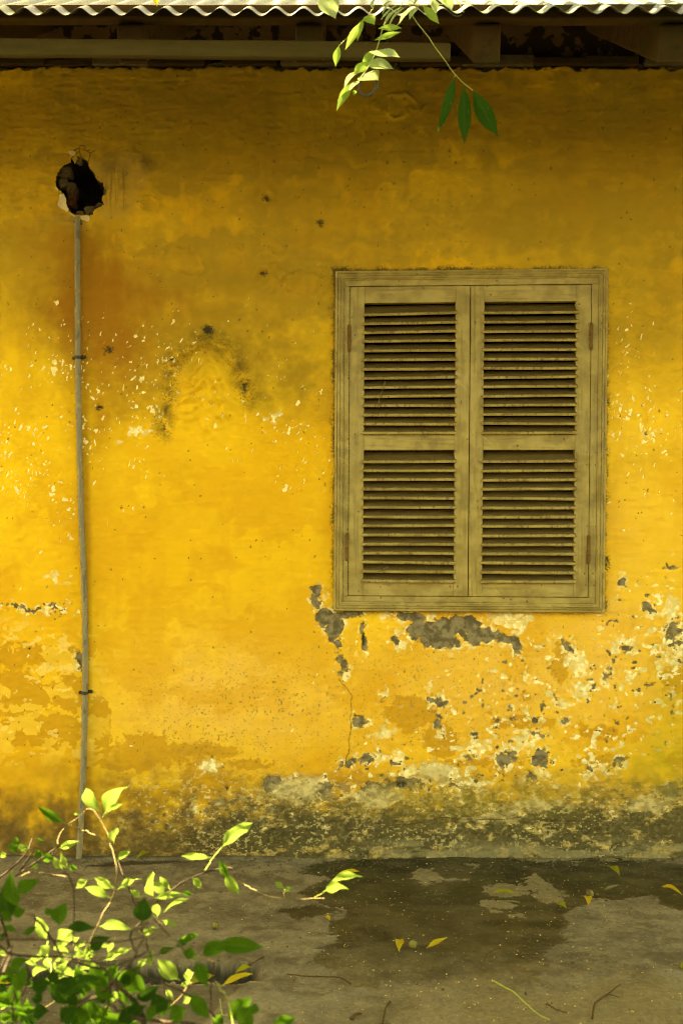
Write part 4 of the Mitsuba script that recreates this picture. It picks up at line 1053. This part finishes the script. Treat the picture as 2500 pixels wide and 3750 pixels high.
# tall leaf screen added behind the viewer, unseen, to cut low sky light
hv_, hf_, huv_, off = [], [], [], 0
crown_v, crown_f, crown_uv = hv_, hf_, huv_
for i in range(8200):
    x_, z_ = crng.uniform(-12, 12), crng.uniform(.05, 6.8)
    crown_leaf(np.array([x_, -10.5 + crng.uniform(-.45, .45), z_]), crng.uniform(.28, .42), nl=5, nc=3)
tag('added_hedge', 'dense tall leaf screen added unseen behind the viewer to cut low sky light', 'added_hedge')
scene['added_hedge__foliage'] = mikit.ply(trimesh.Trimesh(np.vstack(hv_), np.vstack(hf_), process=False), 'mat_leaf_dark', smooth=True, uv=np.vstack(huv_))
labels['added_hedge__foliage'] = {'kind': 'stuff'}
for x_ in range(-11, 12, 2):
    put('added_hedge__stem', tube([(x_, -10.5, -.05), (x_ + .1, -10.5, 3.0), (x_, -10.4, 6.3)], .06, .02, step=.3, sides=8, wobble=.05), 'mat_bark', True)

# tall canopy added out of view to shade the yard and cut bounce
hv_, hf_, huv_, off = [], [], [], 0
crown_v, crown_f, crown_uv = hv_, hf_, huv_
for i in range(13000):
    x_, y_ = crng.uniform(-15, 6), crng.uniform(-8.4, -1.7)
    z_ = 5.2 + 1.12 * (-y_ - 1.6) + abs(crng.normal()) * .55 + .5 * math.sin(x_ * 1.3 + y_)
    crown_leaf(np.array([x_, y_, z_]), crng.uniform(.24, .40), nl=5, nc=3)
tag('added_tree', 'tall canopy added out of view to shade the yard and cut bounce light', 'tree')
scene['added_tree__crown'] = mikit.ply(trimesh.Trimesh(np.vstack(hv_), np.vstack(hf_), process=False), 'mat_leaf_dark', smooth=True, uv=np.vstack(huv_))
labels['added_tree__crown'] = {'kind': 'stuff'}
put('added_tree__trunk', tube([(-5.2, -9.2, -.1), (-5.1, -9.0, 3), (-4.9, -8.4, 6.5), (-4.4, -7.2, 10.5)], .28, .10, step=.3, sides=14, wobble=.05), 'mat_bark', True)
for q in ([(-4.9, -8.4, 6.5), (-3.5, -6.5, 8.2), (-2.0, -4.2, 8.0), (-1.0, -2.6, 6.6)], [(-5.0, -8.7, 5.0), (-7.5, -6.5, 8.4), (-9.5, -4, 8.2), (-10.5, -2.4, 6.5)], [(-4.6, -7.8, 9), (-1.5, -7.4, 11.2), (2.5, -6.8, 11.4)], [(-4.6, -7.8, 9), (-8.5, -7.6, 11.4), (-12.5, -7, 11.6)]):
    put('added_tree__limb', tube(q, .09, .02, step=.2, sides=9, wobble=.04), 'mat_bark', True)

# a dark strip curling below the branch
q = [C_(x, y, HD) for x, y in ((482, 600), (472, 670), (435, 718), (385, 730), (342, 690), (352, 620), (385, 560))]
put('curled_strip', tube(q, .0055, .0016, step=.008, sides=8, flat=.35), 'mat_strap', True, 'thin dark strip curled like a hook below the lit hanging leaves', 'strip')
q = [at(572, -6, 3.82), at(566, 20, 3.80)]
add_leaf('fallen_leaf', at(556, -25, 3.63), at(575, 22, 3.575), .036, (.2, -1, .8), 'mat_leaf_yellow', 'yellow leaf caught on the edge of the roof sheets', 'leaf', curl=.1, fold=.5)
add_leaf('fallen_leaf', at(1660, -10, 3.62), at(1698, 45, 3.56), .010, (.2, -1, .8), 'mat_twig', 'withered thin blade hanging off the roof edge beside the branch', 'leaf', curl=.05, fold=.3)


# ------------------------------------------------------------------ litter on the ground
def litter_leaf(u, v, du, dv, w, mat, label, lift=.010, curl=.10, fold=.25, tilt=0.0):
    a, b = on_ground(u - du, v - dv), on_ground(u + du, v + dv)
    a[2] += .006; b[2] += .006 + lift
    sc = U / F * (D + a[1])
    return add_leaf('fallen_leaf', a, b, w * 1.2 * sc, (tilt, -.45, 1), mat, label, 'leaf', 'fallen leaves on the concrete', curl=curl, fold=fold, wav=.02, stalk=.03, fat=.5)


Y_, O_ = 'mat_leaf_yellow', 'mat_leaf_olive'
litter_leaf(331, 1972, 22, -9, 13, O_, 'olive fallen leaf lying near the foot of the pipe')
litter_leaf(688, 1964, 13, 4, 12, Y_, 'brownish yellow leaf lying against the wall foot, left one of a pair')
litter_leaf(703, 1969, 11, 6, 9, O_, 'small olive leaf lying against the wall foot, right one of a pair')
litter_leaf(752, 2116, 6, 6, 10, Y_, 'tiny yellow leaf scrap on the dark patch, left of the curved stalk', .004)
litter_leaf(917, 2182, -1, 18, 17, Y_, 'bright yellow leaf pointing at the viewer, left of the round fruit')
litter_leaf(1003, 2178, 24, -5, 13, Y_, 'curled yellow leaf right of the round fruit on the dark patch', .02, .0, .6)
litter_leaf(1157, 2059, 26, 4, 12, O_, 'long greenish yellow leaf lying on the pale scar in the concrete')
litter_leaf(1288, 2087, 14, 8, 13, O_, 'green leaf at the tip of the pale slab, left of a yellow one', .004)
litter_leaf(1349, 2078, 2, 13, 15, Y_, 'short yellow leaf at the edge of the pale slab')
litter_leaf(1409, 2009, 14, 14, 15, O_, 'green leaf lying on the dark patch near the wall, towards the right')
litter_leaf(1540, 2054, 26, 12, 15, Y_, 'yellow green leaf at the right edge of the picture')
litter_leaf(800, 2013, 27, -1, 11, Y_, 'ochre leaf lying behind the tip of the shrub twig')
litter_leaf(1404, 2046, 18, -3, 8, 'mat_twig', 'curled brown leaf at the upper edge of the pale slab', .01, .0, .6)
litter_leaf(546, 2264, 36, -6, 17, Y_, 'long yellow leaf lying in the broken channel', .02)
litter_leaf(558, 2246, 18, 4, 20, O_, 'rounded dull leaf leaning in the end of the channel', .03)
litter_leaf(18, 2262, 26, -2, 34, Y_, 'broad yellow leaf behind the shrub at the left edge')
litter_leaf(460, 2262, 34, -8, 24, O_, 'olive leaf in the channel behind the shrub stems')


def fruit(u, v, r, label, mat='mat_nut'):
    c = on_ground(u, v + r * .8)
    rr = r * U / F * (D + c[1])
    m = trimesh.creation.icosphere(subdivisions=3, radius=1)
    m.vertices *= (1 + .10 * (meshkit.fbm(m.vertices * 2 + u, 2, 3)[:, None] - .5))
    m.vertices *= np.array([1, 1, .92]) * rr
    stub = tube([(0, 0, rr * .85), (rr * .2, 0, rr * 1.1)], rr * .14, rr * .1, step=.002, sides=6)
    m = trimesh.util.concatenate([m, stub])
    m.apply_transform(trimesh.transformations.rotation_matrix(1.1, (R_.random(), R_.random(), 0)))
    m.apply_translation(c + np.array([0, 0, rr * .9]))
    put('fallen_fruit', m, mat, True, label, 'fruit', 'fallen fruits on the concrete')


fruit(494, 2127, 9, 'small round green brown fruit on the bare concrete behind the shrub')
fruit(949, 2170, 10, 'round brown fruit between two yellow leaves on the dark patch')
fruit(1354, 2054, 9, 'round green fruit on the dark patch behind the pale slab')
fruit(1571, 2220, 9, 'green fruit cut off by the right edge of the picture', 'mat_leaf_olive')


def twig(pts, r0, r1, label, mat='mat_ground_twig', fork=()):
    r0, r1 = r0 * 1.35, r1 * 1.35
    q = []
    for i, (u, v) in enumerate(pts):
        g = on_ground(u, v)
        g[2] += .005 + .006 * (i % 2)
        q.append(g)
    sc = U / F * 3.5
    ms = [tube(q, r0 * sc, r1 * sc, step=.015, sides=6, wobble=.004)]
    for fk in fork:
        q = [on_ground(u, v) + np.array([0, 0, .008]) for u, v in fk]
        ms.append(tube(q, r0 * .6 * sc, r1 * .6 * sc, step=.015, sides=6, wobble=.003))
    put('fallen_twig', trimesh.util.concatenate(ms), mat, True, label, 'twig', 'fallen twigs on the concrete')


twig([(660, 2243), (690, 2250), (740, 2248), (780, 2254), (805, 2265)], 1.0, 1.5, 'long thin brown twig lying left of the dark patch, nearly level')
twig([(897, 2305), (886, 2325), (878, 2356)], 1.8, 1.4, 'dark curved twig at the bottom edge of the picture')
twig([(1150, 2181), (1122, 2198), (1103, 2231)], 1.0, .8, 'curved brown stalk in the middle of the concrete')
twig([(1130, 2256), (1180, 2290), (1230, 2330), (1262, 2354)], 1.4, 1.0, 'straight green stem lying slantwise near the bottom edge', 'mat_greenstem')
twig([(1254, 2312), (1260, 2318), (1280, 2325), (1303, 2336)], 1.3, .8, 'little forked twig right of the green stem', 'mat_ground_twig', [[(1258, 2317), (1256, 2305)]])
twig([(1360, 2344), (1366, 2315), (1390, 2292), (1425, 2270)], 1.8, .9, 'forked brown twig near the lower right corner', 'mat_ground_twig', [[(1392, 2291), (1402, 2292), (1424, 2298)]])
twig([(802, 2094), (830, 2112), (846, 2146)], .8, .6, 'thin curved stalk on the dark patch below the shrub tip')
twig([(806, 2345), (818, 2340), (830, 2333)], 3.2, 1.6, 'short thick brown stick at the bottom edge')
twig([(535, 2252), (570, 2228), (606, 2202)], 1.4, 1.2, 'brown stick leaning out of the broken channel')
twig([(505, 2300), (512, 2342), (540, 2330)], .9, .7, 'thin green stalk lying beside the shrub at the bottom', 'mat_greenstem')

# crumbs of plaster and grit, thickest along the wall foot
gv, gf, o = [], [], 0
base = trimesh.creation.icosphere(subdivisions=0)
for i in range(1500):
    x = frng_.uniform(-1.15, 1.25)
    y = -.035 - abs(frng_.normal()) * (.10 if i % 3 else .75)
    if y < -1.65:
        continue
    r = .0012 + .0032 * frng_.random() ** 3 + (.004 * frng_.random() if frng_.random() < .04 else 0)
    q = base.vertices * np.array([r * frng_.uniform(.7, 1.6), r * frng_.uniform(.7, 1.4), r * .7]) * (1 + .4 * (frng_.random((12, 1)) - .5))
    gv.append(q + [x, y, .004]); gf.append(base.faces + o); o += 12
put('grit', trimesh.Trimesh(np.vstack(gv), np.vstack(gf), process=False), 'mat_mortar', False, 'crumbs of plaster and grit lying along the wall foot and over the concrete', 'grit', None, 'stuff')

# fallen blossoms: far too many to count
fv, ff, o = [], [], 0
frng = np.random.default_rng(3)
for i in range(330):
    x, y = frng.uniform(-.75, 1.2), frng.uniform(-1.6, -.06)
    if frng.random() > .35 + .65 * (x > -.2):
        continue
    r, a0 = frng.uniform(.0014, .0046), frng.uniform(0, 6)
    for kk in range(4):
        a = a0 + kk * math.pi / 2
        e, s = np.array([math.cos(a), math.sin(a), 0]), np.array([-math.sin(a), math.cos(a), 0])
        c = np.array([x, y, .0065])
        fv += [c, c + e * r * .6 + s * r * .33 + [0, 0, .001], c + e * r + [0, 0, .0022], c + e * r * .6 - s * r * .33 + [0, 0, .001]]
        ff += [(o, o + 3, o + 2), (o, o + 2, o + 1)]
        o += 4
put('blossom_litter', trimesh.Trimesh(np.array(fv), ff, process=False), 'mat_petal', False, 'tiny pale yellow fallen blossoms scattered over the concrete', 'blossom', None, 'stuff')

# dry stalks caught in the shutter
for pts, lb in (([(868, 938), (870, 918), (878, 896), (884, 878)], 'thin dry stalk caught in the upper left louvres'), ([(868, 1312), (880, 1306), (890, 1301), (886, 1308)], 'short dry stalk caught in the lower left louvres')):
    q = [dp(u, v) for u, v in pts]
    for g in q:
        g[1] = -.036
    put('dry_stalk', tube(q, .0016, .0012, step=.01, sides=6), 'mat_twig', True, lb, 'stalk')
